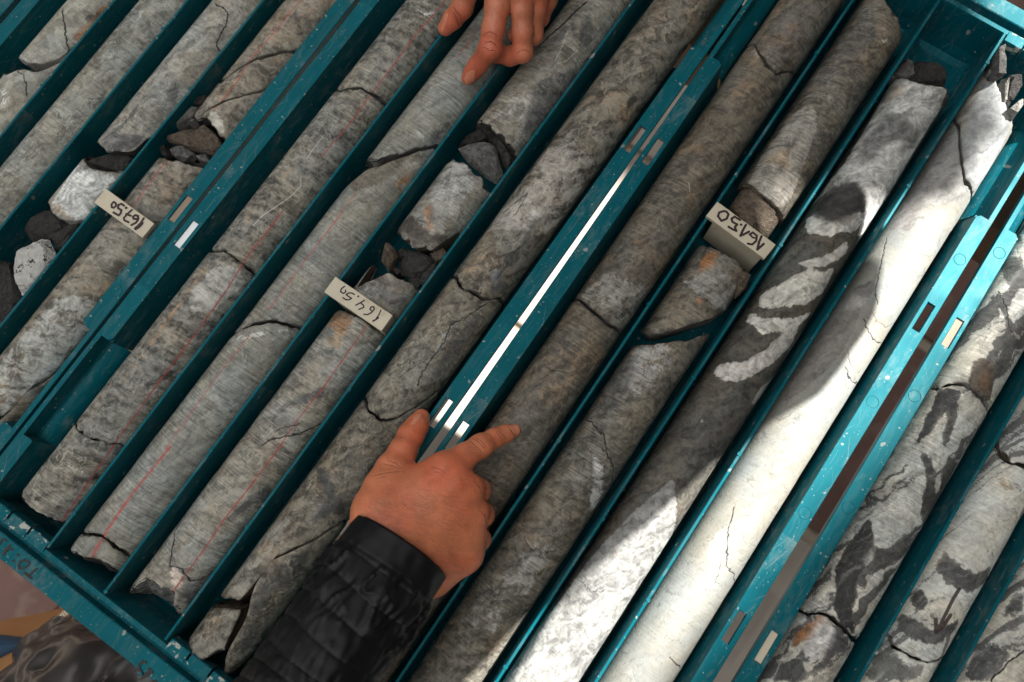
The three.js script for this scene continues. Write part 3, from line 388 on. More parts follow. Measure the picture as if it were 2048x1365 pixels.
// ------------------------------------------------------------------ what each channel's rock looks like, and its marks
const red = (p, w = 1.1, al = 0.85) => ({ ink: 1, p, w, c: RED, al });
const crk = (p, w = 0.7) => ({ crack: 1, p, w });
const pl = (c, al, p) => ({ c, al, p }), ln = (c, al, w, p) => ({ c, al, w, p });
const LOOK = {
  A1: [{ lo: 0.2, hi: 0.4, rust: 0.2, tint: [1, 1, 0.94], con: 2.2 }, [
    pl(RUST, 0.75, Z('R1', 560, 60, 640, 0, 700, 0, 560, 140, 470, 230, 420, 270, 430, 220)), pl(G(0.12), 0.7, Z('R1', 480, 80, 530, 65, 575, 90, 540, 130, 490, 140)), pl(G(0.2), 0.6, Z('R1', 275, 200, 300, 190, 305, 220, 280, 225)),
    crk(Z('R1', 362, 60, 370, 150, 385, 250, 402, 292), 1.6), crk(Z('R1', 100, 410, 135, 440, 150, 500, 160, 560), 0.9), pl(WHITE, 0.6, Z('R1', 0, 500, 60, 520, 70, 590, 0, 640))]],
  A2: [{ brec: 0.7, str: 0.45, lo: 0.12, hi: 0.32, rust: 0.12, tint: [1, 1, 0.93], con: 2.2, vein: 0.8 }, []],
  A3: [{ str: 0.45, lo: 0.15, hi: 0.38, rust: 0.25, con: 2.1 }, [
    crk(Z('R1', 1250, 20, 1290, 40, 1330, 75, 1310, 150, 1270, 220, 1262, 262, 1278, 295), 1.3), ln(G(0.11), 0.8, 3, Z('R1', 880, 460, 850, 540, 790, 620, 770, 720)), ln(G(0.1), 0.8, 4, Z('R1', 800, 620, 700, 740, 600, 810)), pl(G(0.12), 0.85, Z('R1', 570, 830, 660, 780, 780, 770, 850, 800, 760, 880, 640, 890)), pl(G(0.1), 0.75, Z('R1', 990, 470, 1060, 500, 1050, 570, 980, 600, 960, 540)), pl(RUST, 0.4, Z('R1', 920, 640, 990, 620, 970, 700, 920, 720)),
    pl(WHITE, 0.85, Z('R1', 430, 960, 560, 1000, 680, 1020, 560, 1200, 470, 1290, 300, 1190)), pl(TAN, 0.5, Z('R1', 290, 1180, 360, 1190, 400, 1290, 320, 1260))]],
  A4: [{ brec: 0.6, tint: [1.05, 0.98, 0.88], lo: 0.08, hi: 0.29, rust: 0.5, con: 2.3, ang: 0.4 }, [
    red(Z('R1', 1745, 0, 1640, 130, 1450, 350, 1380, 470, 1240, 640), 1.2), red(Z('R1', 958, 945, 870, 1060, 770, 1200), 1.2), pl([0.5, 0.46, 0.4], 0.9, Z('R1', 1190, 680, 1230, 655, 1290, 700, 1310, 800, 1250, 740)),
    pl([0.34, 0.34, 0.31], 0.6, Z('R2', 0, 850, 200, 620, 330, 480, 520, 470, 560, 620, 330, 900, 100, 1080, 0, 1180)), pl([0.40, 0.42, 0.41], 0.5, Z('R2', 150, 1000, 300, 850, 400, 780, 330, 900, 200, 990))]],
  B1: [{ tint: [1.02, 0.985, 0.91], warp: 3, lo: 0.055, hi: 0.3, rust: 0.15, con: 1.9, ang: 0.22, bw: 3.2, bl: 22, vein: 0.7, str: 0.5 }, [
    ln([0.62, 0.59, 0.5], 0.9, 0.7, Z('R1', 1742, 1045, 1748, 1080, 1690, 1140, 1590, 1210, 1520, 1255, 1468, 1312)), ln([0.6, 0.57, 0.5], 0.8, 0.6, Z('R1', 1882, 785, 1830, 850, 1778, 925)), ln([0.55, 0.53, 0.48], 0.6, 0.9, Z('R4', 555, 60, 600, 75, 660, 120)),
    red(Z('R4', 730, 0, 640, 110, 560, 195, 440, 360, 310, 530, 170, 720, 10, 910), 1.1), red(Z('R2', 1640, -20, 1540, 110, 1430, 250, 1320, 430, 1200, 600, 1090, 750, 900, 1000, 780, 1170, 650, 1350), 1.2, 0.95), red(Z('R3', 655, 0, 540, 160, 440, 310, 345, 450), 1.5),
    ln(TAN, 0.7, 4, Z('R2', 1250, 230, 1120, 400, 1000, 580, 900, 720, 800, 850, 700, 980)), ln(RUST, 0.5, 2, Z('R2', 1210, 300, 1060, 480, 930, 650, 830, 800)), ln(TAN, 0.45, 4, Z('R1', 1990, 620, 1800, 860, 1600, 1080, 1400, 1320)), ln(TAN, 0.5, 3, Z('R4', 560, 20, 420, 200, 280, 360, 150, 500)),
    pl([0.36, 0.35, 0.32], 0.8, Z('R2', 1260, 280, 1400, 320, 1420, 400, 1250, 560, 1120, 560, 1080, 480)), pl(WHITE, 0.6, Z('R4', 560, 60, 620, 50, 690, 60, 650, 110, 590, 100)), ln(WHITE, 0.5, 3, Z('R3', 340, 90, 430, 120, 520, 170)), ln(DARK, 0.75, 6, Z('R3', 420, 180, 490, 190, 560, 180)), ln(DARK, 0.8, 5, Z('R2', 850, 1000, 930, 960, 1020, 900))]],
  B2: [{ brec: 0.2, lo: 0.15, hi: 0.32, rust: 0.12, con: 1.7, tint: [0.99, 1, 0.95], vein: 0.3, str: 0.55, scr: 0.3 }, [
    red(Z('R2', 1980, 0, 1850, 160, 1760, 280, 1650, 430, 1560, 550), 1.1, 0.8), red(Z('R2', 1450, 700, 1290, 900, 1130, 1120, 960, 1360), 1.2, 0.55), red(Z('R3', 985, 0, 880, 130, 760, 280, 670, 410, 610, 500, 530, 640), 2.6, 0.75), red(Z('R4', 915, 170, 850, 260, 795, 335), 0.9, 0.9), red(Z('R4', 210, 1120, 120, 1240, 40, 1350), 1.3, 0.4),
    ln(WHITE, 0.85, 2.6, Z('R2', 1360, 715, 1440, 705, 1540, 690, 1690, 665)), pl(DARK, 0.75, Z('R2', 1330, 1120, 1370, 1105, 1385, 1130, 1350, 1160, 1325, 1145)), pl(DARK, 0.7, Z('R2', 1240, 1240, 1290, 1200, 1300, 1230, 1260, 1265)), pl(DARK, 0.5, Z('R2', 1420, 1060, 1445, 1050, 1440, 1085)),
    pl([0.15, 0.13, 0.1], 0.9, Z('R4', 150, 1080, 300, 970, 480, 890, 620, 890, 560, 960, 420, 1010, 330, 1080, 200, 1110)), pl([0.4, 0.36, 0.3], 0.8, Z('R4', 480, 930, 570, 920, 600, 960, 520, 1010, 470, 970)), pl(RUST, 0.45, Z('R4', 430, 1040, 540, 1000, 500, 1090, 420, 1180, 390, 1150)),
    pl(G(0.12), 0.75, Z('R4', 640, 790, 740, 700, 800, 690, 700, 800, 640, 850)), pl([0.34, 0.34, 0.32], 0.6, Z('R4', 560, 750, 640, 800, 610, 850, 560, 800)), pl(TAN, 0.35, Z('R4', 850, 120, 760, 260, 640, 420, 540, 560, 520, 520, 640, 360))]],
  B3: [{ tint: [1.02, 0.985, 0.91], brec: 0.3, lo: 0.13, hi: 0.34, rust: 0.25, con: 1.9, ang: 0.5, str: 0.6, scr: 0.3 }, [
    red(Z('R5', 280, 630, 160, 800, 0, 1030), 0.9, 0.9), red(Z('R2', 2040, 770, 1880, 1000, 1720, 1200, 1600, 1380), 1.0, 0.9), red(Z('R3', 1640, -20, 1450, 230, 1300, 420, 1180, 600, 995, 850), 1.2, 0.95),
    pl(G(0.11), 0.75, Z('R4', 1560, 60, 1600, 200, 1580, 260, 1500, 300, 1500, 180)), crk(Z('R4', 1545, 10, 1480, 70, 1400, 150, 1330, 210, 1260, 280), 2), pl(G(0.12), 0.6, Z('R4', 1260, 280, 1400, 160, 1480, 110, 1500, 170, 1400, 240, 1300, 300)), ln([0.6, 0.58, 0.5], 0.9, 0.6, Z('R4', 1440, 180, 1410, 260, 1365, 355)), ln([0.6, 0.58, 0.5], 0.8, 0.6, Z('R4', 1380, 370, 1430, 355, 1500, 290)),
    pl(G(0.10), 0.6, Z('R4', 1240, 480, 1380, 430, 1500, 380, 1480, 560, 1300, 720, 1160, 800, 1200, 650)), pl([0.40, 0.38, 0.34], 0.5, Z('R4', 1000, 680, 1150, 520, 1240, 560, 1180, 700, 1080, 760)), pl(G(0.34), 0.6, Z('R4', 640, 1120, 760, 960, 850, 950, 900, 1050, 800, 1250, 680, 1330)), pl(RUST, 0.7, Z('R4', 600, 1210, 640, 1190, 660, 1330, 620, 1330)), ln([0.55, 0.5, 0.42], 0.6, 1.6, Z('R4', 610, 1230, 640, 1300, 680, 1360)),
    pl([0.10, 0.085, 0.07], 0.9, Z('R5', 430, 100, 530, 0, 600, 60, 640, 110, 780, 110, 700, 190, 560, 190)), pl([0.12, 0.1, 0.085], 0.85, Z('R5', 250, 330, 300, 280, 420, 330, 550, 420, 500, 440, 380, 410)), ln([0.6, 0.57, 0.5], 0.7, 1.2, Z('R5', 370, 320, 430, 390, 520, 430)), pl(G(0.13), 0.6, Z('R5', 210, 430, 300, 360, 400, 430, 530, 480, 480, 560, 400, 540)),
    pl(RUST, 0.55, Z('R5', 60, 580, 160, 560, 210, 620, 120, 680, 40, 660)), pl([0.10, 0.08, 0.06], 0.7, Z('R5', 100, 540, 190, 560, 150, 620, 90, 590)), pl(TAN, 0.5, Z('R5', 0, 740, 120, 640, 200, 670, 100, 790)),
    ln(G(0.11), 0.85, 4, Z('R2', 1880, 1010, 1760, 1060, 1660, 1100, 1590, 1190, 1540, 1270, 1510, 1300)), ln(G(0.12), 0.8, 3.5, Z('R2', 1660, 1100, 1760, 1090, 1850, 1060, 1890, 1000)), ln(G(0.1), 0.9, 3, Z('R3', 1390, 20, 1420, 60, 1500, 30)), pl(G(0.16), 0.6, Z('R2', 1840, 1050, 1940, 1000, 1960, 1040, 1900, 1080)), pl(RUST, 0.7, Z('R2', 1480, 1270, 1500, 1270, 1510, 1300, 1490, 1310)), crk(Z('R2', 1860, 1210, 1760, 1260, 1640, 1290, 1560, 1310, 1510, 1345), 1.1), crk(Z('R2', 1600, 1260, 1650, 1230, 1740, 1215), 0.6),
    pl(G(0.09), 0.85, Z('R3', 1500, 250, 1580, 240, 1560, 300, 1450, 350, 1380, 400, 1330, 440, 1300, 430, 1400, 330)), crk(Z('R3', 1045, 440, 1015, 490, 1005, 550, 990, 685, 1050, 710, 1105, 778, 1170, 765, 1235, 728), 1.0), ln(G(0.13), 0.6, 1.6, Z('R3', 1010, 590, 1100, 605, 1200, 575, 1260, 520, 1300, 430)), pl([0.52, 0.44, 0.37], 0.9, Z('R3', 985, 700, 1020, 690, 1050, 770, 1050, 840, 1010, 850, 990, 790)), pl(G(0.13), 0.8, Z('R3', 1060, 800, 1200, 760, 1160, 860, 1090, 930, 1060, 880)), pl(TAN, 0.35, Z('R3', 1100, 380, 1250, 330, 1280, 350, 1130, 480)), pl(WHITE, 0.5, Z('R3', 1300, 285, 1330, 285, 1320, 320))]],
  B4: [{ brec: 0.8, tint: [1.07, 0.975, 0.84], lo: 0.05, hi: 0.24, rust: 0.35, con: 2.0, ang: 0.9, vein: 0.9, scr: 0.45 }, [
    pl([0.34, 0.31, 0.27], 0.55, Z('R4', 1100, 1150, 1330, 860, 1560, 880, 1600, 960, 1420, 1260, 1300, 1360, 960, 1360)), pl(WHITE, 0.7, Z('R4', 1225, 1220, 1265, 1215, 1270, 1260, 1235, 1275)), ln([0.3, 0.29, 0.27], 0.7, 3, Z('R4', 1560, 640, 1500, 740, 1450, 790)), crk(Z('R4', 1400, 850, 1480, 800, 1500, 760), 0.5), crk(Z('R4', 1130, 1180, 1200, 1130, 1150, 1230, 1120, 1260), 0.6), pl(TAN, 0.5, Z('R4', 1740, 600, 1870, 560, 1800, 690, 1720, 760)), ln([0.4, 0.37, 0.32], 0.6, 2.5, Z('R4', 1820, 210, 1880, 220, 1930, 200)), crk(Z('R4', 1870, 110, 1900, 150, 1960, 165, 2030, 150), 0.6),
    ln(G(0.085), 0.85, 4, Z('R5', 1250, 50, 1190, 160, 1120, 230, 1060, 320, 1000, 380)), crk(Z('R5', 1200, 150, 1110, 240, 1030, 370), 0.5), pl(TAN, 0.45, Z('R5', 830, 330, 930, 230, 980, 250, 900, 400, 850, 410)), pl(G(0.10), 0.6, Z('R5', 1000, 360, 1100, 330, 1080, 450, 980, 470)), ln([0.3, 0.33, 0.35], 0.5, 5, Z('R5', 1010, 320, 960, 400, 930, 450)),
    crk(Z('R5', 960, 520, 860, 590, 760, 640, 720, 740, 640, 840, 590, 920, 565, 990), 1.0), crk(Z('R5', 600, 850, 530, 890, 470, 940), 0.5), ln([0.28, 0.30, 0.30], 0.6, 4, Z('R5', 840, 580, 740, 680, 680, 790, 620, 870)), pl(G(0.085), 0.55, Z('R5', 960, 540, 900, 690, 760, 890, 650, 1000, 600, 1000, 700, 820, 800, 640)), pl([0.26, 0.23, 0.19], 0.5, Z('R5', 300, 1050, 420, 850, 560, 700, 640, 700, 520, 880, 400, 1080)), pl(RUST, 0.5, Z('R5', 290, 1125, 315, 1135, 300, 1160, 280, 1145)),
    ln([0.40, 0.39, 0.36], 0.65, 1.5, Z('R3', 2030, 50, 1950, 150, 1880, 230, 1850, 340, 1800, 440)), pl(G(0.075), 0.75, Z('R3', 1750, 60, 1900, 120, 1990, 330, 1900, 420, 1800, 440, 1900, 280)), pl(DARK, 0.9, Z('R3', 1930, 370, 1990, 340, 2010, 390, 1950, 410)), ln([0.45, 0.43, 0.38], 0.55, 1.2, Z('R3', 1700, 590, 1640, 680, 1590, 780, 1560, 830)), pl([0.26, 0.24, 0.2], 0.6, Z('R3', 1290, 840, 1520, 520, 1600, 440, 1700, 400, 1600, 560, 1480, 760, 1400, 880)), pl(G(0.065), 0.6, Z('R3', 1480, 830, 1620, 680, 1880, 480, 1760, 700, 1560, 1010, 1340, 1300, 1400, 1080)), pl(TAN, 0.45, Z('R3', 1170, 1050, 1280, 960, 1300, 1020, 1200, 1130)), pl(TAN, 0.4, Z('R3', 1490, 600, 1560, 530, 1580, 570, 1500, 640))]],
  C1: [{ brec: 0.3, lo: 0.05, hi: 0.16, rust: 0.45, con: 2.0, tint: [1.10, 0.97, 0.81], str: 0.6, vein: 0.6, scr: 0.35 }, [
    pl([0.13, 0.115, 0.10], 0.5, Z('S1', 500, 260, 700, 0, 950, 0, 830, 300, 720, 440, 600, 420)), pl([0.26, 0.22, 0.18], 0.8, Z('S1', 500, 270, 530, 330, 510, 340, 480, 290)), pl([0.36, 0.22, 0.15], 0.9, Z('S1', 690, 140, 740, 165, 735, 175, 685, 152)), pl(RUST, 0.7, Z('S1', 410, 605, 465, 600, 465, 615, 420, 615)), ln([0.45, 0.43, 0.38], 0.7, 1, Z('S1', 110, 1060, 115, 1110)), pl(RUST, 0.7, Z('S1', 108, 1120, 122, 1140, 110, 1150)),
    pl([0.24, 0.225, 0.20], 0.5, Z('R5', 1500, 480, 1650, 330, 1950, 430, 1750, 680, 1600, 560)), crk(Z('R5', 1300, 870, 1340, 900, 1420, 920, 1500, 900), 0.5), pl(RUST, 0.6, Z('R5', 1655, 630, 1675, 640, 1665, 655)), ln([0.35, 0.33, 0.3], 0.5, 0.6, Z('F', 1000, 890, 1030, 888, 1060, 884))]],
  C2: [{ brec: 0.3, lo: 0.05, hi: 0.19, rust: 0.3, con: 2.1, tint: [1.07, 0.975, 0.84], ang: 0.6, str: 0.65, scr: 0.45 }, [
    ln([0.27, 0.25, 0.22], 0.6, 3, Z('S1', 1100, 60, 1190, 70, 1290, 130)), ln([0.22, 0.20, 0.17], 0.55, 7, Z('S1', 790, 560, 900, 560, 1010, 640)), pl([0.10, 0.088, 0.078], 0.6, Z('S1', 1010, 180, 1180, 100, 1200, 200, 1060, 420, 900, 480, 850, 520, 900, 330)), pl([0.40, 0.22, 0.11], 0.85, Z('S1', 1225, 165, 1245, 160, 1250, 190, 1230, 195)), pl(WHITE, 0.7, Z('S1', 1235, 205, 1270, 240, 1250, 260, 1230, 230)), pl(DARK, 0.9, Z('S1', 1270, 190, 1285, 200, 1275, 250, 1260, 235)),
    pl([0.27, 0.245, 0.21], 0.92, Z('S1', 760, 620, 820, 610, 848, 660, 845, 760, 800, 900, 740, 1050, 690, 1180, 640, 1225, 560, 1150, 440, 1070, 560, 860, 680, 700)), pl(TAN, 0.55, Z('S1', 600, 900, 690, 850, 700, 940, 690, 1010, 640, 960, 540, 940)), pl([0.13, 0.1, 0.08], 0.8, Z('S1', 670, 835, 705, 830, 710, 870, 680, 870)), ln([0.5, 0.47, 0.4], 0.6, 1, Z('S1', 700, 880, 695, 940)),
    pl(RUST, 0.75, Z('S2', 170, 260, 240, 190, 290, 220, 240, 320, 160, 330)), ln([0.34, 0.32, 0.29], 0.8, 3.5, Z('S2', 80, 390, 180, 440, 260, 500, 330, 560)), pl([0.22, 0.205, 0.18], 0.6, Z('S2', 100, 400, 220, 300, 340, 340, 390, 420, 300, 560, 180, 480)), pl(RUST, 0.5, Z('S2', 140, 480, 190, 470, 200, 510, 170, 530)), crk(Z('R5', 1545, 1190, 1590, 1220, 1640, 1280, 1670, 1360), 1.1), crk(Z('R6', 1640, 0, 1680, 60, 1700, 130, 1695, 210), 1.1),
    pl([0.36, 0.35, 0.33], 0.7, Z('R6', 1560, 0, 1620, 60, 1650, 200, 1620, 330, 1560, 420, 1560, 300, 1590, 150)), pl(G(0.09), 0.6, Z('R5', 1650, 1010, 1830, 800, 1870, 900, 1740, 1120, 1640, 1180)), pl([0.30, 0.29, 0.27], 0.5, Z('R5', 1830, 760, 2033, 740, 2033, 900, 1850, 1100, 1800, 1060)), pl([0.25, 0.24, 0.22], 0.5, Z('R6', 900, 880, 1200, 560, 1400, 560, 1180, 900, 980, 1100, 860, 1050)), crk(Z('R6', 1180, 500, 1210, 580, 1250, 610), 0.5), ln(G(0.36), 0.5, 1, Z('R6', 1180, 510, 1240, 590, 1270, 560))]],
  C3: [{ rag: 0.25, brec: 0.05, lo: 0.03, hi: 0.11, rust: 0.15, con: 2.0, tint: [1.05, 0.98, 0.88], ang: 0.9, str: 0.2, scr: 0.35 }, [
    pl([0.46, 0.45, 0.42], 1, Z('S1', 1290, 460, 1480, 480, 1610, 515, 1560, 640, 1400, 900, 1260, 1200, 1150, 1360, 1090, 1360, 1140, 1150, 1080, 1040, 960, 1070, 850, 1160, 760, 1250, 1000, 960, 1160, 700)), pl(G(0.13), 0.75, Z('S1', 1250, 640, 1360, 660, 1420, 740, 1360, 800, 1240, 850, 1180, 930, 1090, 960, 1110, 840, 1180, 740)), pl(G(0.14), 0.6, Z('S1', 1380, 760, 1460, 740, 1420, 840, 1340, 900, 1330, 850)), pl(TAN, 0.4, Z('S1', 1290, 500, 1370, 500, 1340, 560, 1230, 600)),  // pale rock, with the sunlit ring around the oval painted in
    pl([0.035, 0.032, 0.029], 1, Z('S1', 860, 1180, 930, 1090, 1020, 1050, 1090, 1060, 1125, 1110, 1120, 1190, 1060, 1250, 960, 1295, 860, 1290, 830, 1240)), pl([0.47, 0.46, 0.43], 0.92, Z('S1', 780, 1270, 870, 1310, 980, 1300, 1100, 1230, 1130, 1240, 1080, 1340, 900, 1360, 800, 1360)), pl([0.54, 0.51, 0.45], 0.92, Z('S2', 780, 80, 880, 120, 960, 130, 900, 150, 1000, 90, 1100, 30, 1080, 0, 920, 70, 830, 0, 790, 30)),  // dark oval paints in the tip of the cast shadow
    pl([0.45, 0.42, 0.375], 0.85, Z('S2', 690, 260, 760, 270, 900, 240, 1030, 150, 1020, 230, 900, 300, 780, 310)), pl([0.495, 0.465, 0.405], 0.9, Z('S2', 570, 430, 650, 400, 700, 350, 800, 320, 900, 330, 960, 300, 880, 460, 760, 530, 660, 530, 600, 540, 520, 530, 510, 480)), ln(G(0.07), 0.75, 1.6, Z('S2', 560, 440, 620, 480, 700, 490, 760, 440)), ln(G(0.07), 0.6, 1.1, Z('S2', 640, 380, 700, 420, 690, 470)),
    pl([0.54, 0.51, 0.45], 0.92, Z('S2', 440, 590, 490, 570, 540, 600, 620, 600, 740, 590, 840, 540, 760, 630, 640, 680, 540, 685, 470, 650)), pl([0.465, 0.435, 0.39], 0.88, Z('S2', 260, 890, 330, 850, 420, 850, 520, 800, 640, 700, 740, 640, 700, 760, 560, 880, 440, 960, 330, 970, 270, 930)), pl([0.3, 0.277, 0.247], 0.75, Z('S2', 620, 900, 740, 700, 780, 650, 760, 720, 640, 920, 540, 1060, 460, 1110, 520, 1000)), ln([0.33, 0.31, 0.27], 0.8, 2.4, Z('S2', 170, 1130, 240, 1165, 320, 1150)), pl([0.54, 0.51, 0.45], 0.9, Z('S2', 150, 1190, 215, 1190, 215, 1215, 160, 1210)),
    pl([0.22, 0.215, 0.2], 0.95, Z('R6', 1440, 830, 1560, 660, 1760, 440, 2050, 180, 2050, 560, 1750, 1000, 1560, 1400, 1000, 1400, 1200, 1150)), pl([0.495, 0.48, 0.435], 0.7, Z('R6', 1250, 1150, 1330, 980, 1420, 880, 1400, 1000, 1300, 1250, 1180, 1360, 1130, 1360)), crk(Z('R6', 1515, 740, 1520, 780, 1580, 840, 1640, 840), 0.4), ln(G(0.25), 0.5, 1.5, Z('R6', 1560, 830, 1700, 830, 1900, 690)), crk(Z('S3', 200, 640, 130, 740, 60, 830, 0, 890), 0.7), ln(RUST, 0.5, 0.8, Z('R6', 1695, 560, 1730, 640))]],  // first pale patch paints in the sunlit lower part of the core
  C4: [{ bump: 0.00035, rag: 0.25, brec: 0.05, lo: 0.2, hi: 0.28, rust: 0.1, con: 1.2, tint: [0.99, 1, 0.97], str: 0.1, scr: 0.1, vein: 0.2, dvein: 0.5, pit: 0.9 }, [
    pl([0.27, 0.28, 0.27], 0.9, Z('S1', 1720, 620, 1790, 500, 1840, 440, 1930, 560, 1980, 700, 1850, 1000, 1760, 1150, 1710, 1000)), pl([0.3, 0.27, 0.23], 0.8, Z('S1', 1640, 700, 1740, 560, 1830, 400, 1840, 460, 1760, 600, 1720, 720, 1680, 760)), ln(G(0.4), 0.6, 4, Z('S1', 1790, 560, 1800, 800, 1790, 1000)),
    pl([0.20, 0.19, 0.175], 0.85, Z('S1', 1260, 1340, 1440, 1010, 1620, 720, 1660, 830, 1580, 1010, 1480, 1180, 1400, 1340)), pl([0.24, 0.23, 0.215], 0.7, Z('S1', 1620, 730, 1690, 860, 1720, 1060, 1640, 1100, 1570, 900)), pl([0.33, 0.32, 0.3], 0.5, Z('S1', 1560, 880, 1720, 1060, 1700, 1200, 1500, 1200, 1420, 1150)),
    pl([0.16, 0.15, 0.135], 0.85, Z('S2', 1060, 430, 1170, 370, 1190, 420, 1160, 480, 1060, 470)), pl([0.19, 0.175, 0.155], 0.9, Z('S2', 1000, 550, 1080, 540, 1110, 560, 1060, 680, 960, 850, 820, 980, 640, 1110, 700, 950, 860, 720)), pl([0.3, 0.28, 0.25], 0.8, Z('S2', 1040, 470, 1160, 480, 1120, 540, 1010, 540)),  // dark tongue: cast shadow painted into the rock colour
    crk(Z('S2', 1250, 140, 1235, 250, 1205, 340, 1190, 430, 1205, 520), 0.7), crk(Z('S2', 1128, 600, 1140, 660, 1175, 715, 1220, 745), 0.9), crk(Z('S2', 1180, 560, 1195, 620, 1250, 655, 1310, 610), 0.4), crk(Z('S2', 1030, 770, 1040, 830, 1055, 875), 0.4), crk(Z('S2', 1020, 880, 1030, 940, 1080, 985), 0.8),
    crk(Z('S3', 370, 350, 345, 440, 330, 560, 325, 690, 370, 745, 380, 795), 0.8), crk(Z('S3', 300, 620, 290, 720, 260, 780, 310, 800), 0.35), pl([0.36, 0.35, 0.325], 0.6, Z('S3', 210, 560, 330, 430, 350, 500, 300, 650, 260, 760, 220, 700)), ln(G(0.4), 0.5, 4, Z('S3', 190, 860, 260, 920, 340, 860, 440, 730)), crk(Z('S3', 0, 1215, 30, 1250, 60, 1275), 0.9), pl(TAN, 0.4, Z('S3', 510, 440, 560, 450, 545, 470))]],
  D1: [{ rag: 0.5, brec: 0.2, zeb: { ang: 1.25, w: 9, l: 60, thr: 0.555, wp: 9, c: 0.06 }, lo: 0.3, hi: 0.62, rust: 0.25, con: 1.8, str: 0.5, scr: 0.25, vein: 0.2 }, [
    pl(G(0.0675), 0.85, Z('S2', 1890, 440, 1960, 560, 1990, 640, 1960, 790, 1900, 960, 1870, 900, 1930, 760, 1940, 620, 1880, 480)), pl(G(0.0765), 0.7, Z('S2', 2048, 540, 1990, 700, 1950, 900, 1920, 1000, 1970, 760, 2030, 520)), pl(G(0.09), 0.7, Z('S2', 1900, 300, 2048, 220, 2048, 430, 1960, 420)), pl([0.10, 0.08, 0.06], 0.92, Z('S2', 1770, 830, 1850, 815, 1880, 900, 1860, 1060, 1830, 1110, 1760, 1040, 1720, 960)), pl(RUST, 0.4, Z('S2', 1790, 920, 1850, 900, 1840, 1010, 1800, 1020)), crk(Z('S2', 1900, 440, 1950, 540, 1955, 650, 1990, 700), 0.8),
    pl(G(0.045), 0.9, Z('S2', 1560, 1010, 1680, 1000, 1690, 1040, 1560, 1180, 1450, 1330, 1400, 1360, 1480, 1180)), pl(G(0.054), 0.85, Z('S2', 1640, 1060, 1680, 1100, 1640, 1250, 1590, 1360, 1560, 1360, 1600, 1200)), pl(G(0.063), 0.8, Z('S3', 1440, 0, 1520, 60, 1540, 200, 1530, 330, 1480, 440, 1440, 380, 1480, 200)), pl(G(0.063), 0.8, Z('S3', 1620, 40, 1660, 100, 1600, 250, 1530, 320, 1570, 160)),
    pl(G(0.0248), 0.95, Z('S3', 1120, 440, 1160, 400, 1180, 520, 1150, 640, 1080, 780, 1060, 980, 1070, 1110, 1000, 1020, 940, 940, 970, 830, 950, 720, 1010, 600)), pl(G(0.054), 0.8, Z('S3', 1180, 540, 1220, 600, 1320, 600, 1390, 560, 1480, 430, 1510, 360, 1420, 560, 1300, 680, 1180, 740, 1120, 830, 1090, 830, 1180, 680)), pl(G(0.5), 0.8, Z('S3', 1140, 620, 1165, 600, 1160, 660, 1140, 680)),
    pl(RUST, 0.75, Z('S3', 700, 1120, 790, 1010, 860, 970, 900, 990, 820, 1090, 720, 1180)), pl(G(0.054), 0.85, Z('S3', 590, 1360, 620, 1280, 720, 1210, 780, 1250, 800, 1330, 760, 1360)), pl(G(0.063), 0.75, Z('S3', 960, 1060, 1050, 1110, 1040, 1150, 920, 1240, 840, 1340, 800, 1320, 900, 1200)), pl([0.5, 0.48, 0.44], 0.7, Z('S3', 850, 1000, 960, 1040, 930, 1150, 830, 1250, 760, 1190))]],
  D2: [{ rag: 0.5, brec: 0.15, zeb: { ang: 0.35, w: 13, l: 60, thr: 0.60, wp: 8, c: 0.10, arc: -1.2 }, lo: 0.42, hi: 0.7, rust: 0.15, con: 1.6, str: 0.3, scr: 0.1, vein: 0.2 }, [
    { ink: 1, p: Z('S3', 1676, 822, 1640, 880, 1600, 960, 1560, 1040, 1542, 1070), w: 3.0, c: [0.03, 0.015, 0.015] }, { ink: 1, p: Z('S3', 1540, 1000, 1540, 1070, 1580, 1040, 1625, 975), w: 3.4, c: [0.03, 0.015, 0.015] },
    pl(G(0.09), 0.85, Z('S3', 1600, 600, 1700, 690, 1780, 720, 1860, 680, 1830, 780, 1720, 840, 1600, 800, 1540, 700)), pl(G(0.072), 0.8, Z('S3', 1420, 820, 1480, 830, 1500, 920, 1440, 960, 1380, 900)), pl(G(0.09), 0.85, Z('S3', 1320, 960, 1440, 1000, 1520, 1070, 1610, 1030, 1690, 970, 1640, 1080, 1540, 1150, 1400, 1120, 1320, 1050)), pl(G(0.108), 0.6, Z('S3', 1130, 1290, 1270, 1110, 1290, 1160, 1380, 1260, 1500, 1260, 1420, 1360, 1100, 1360)), ln(RUST, 0.4, 3, Z('S3', 1580, 590, 1540, 680, 1470, 790)), ln(G(0.054), 0.5, 1.6, Z('S3', 1690, 340, 1740, 370, 1760, 270, 1800, 330, 1810, 380)), pl(G(0.036), 0.8, Z('S3', 1690, 660, 1705, 680, 1690, 700)), pl(G(0.036), 0.8, Z('S3', 1780, 625, 1800, 630, 1795, 650)), pl(G(0.045), 0.7, Z('S3', 1880, 490, 1895, 495, 1890, 510)), pl(TAN, 0.4, Z('S3', 1800, 150, 1990, 150, 2020, 260, 1900, 260))]],
  D3: [{ zeb: { ang: 0.3, w: 11, l: 60, thr: 0.55, wp: 8, c: 0.09, arc: -1.0 }, lo: 0.36, hi: 0.66, rust: 0.1, con: 1.6, str: 0.3 }, [
    pl(G(0.081), 0.85, Z('S3', 2048, 830, 1990, 860, 1930, 960, 1980, 990, 2048, 960)), pl(G(0.0765), 0.85, Z('S3', 1800, 1140, 1900, 1130, 1980, 1190, 1880, 1330, 1760, 1360, 1700, 1330)), crk(Z('S3', 2048, 1180, 1980, 1230, 1900, 1310, 1860, 1360), 1.5)]],
};
Object.entries(LOOK).forEach(([k, [st, marks]], i) => { CH[k].mat = paint(CH[k], st, marks, i + 1); });
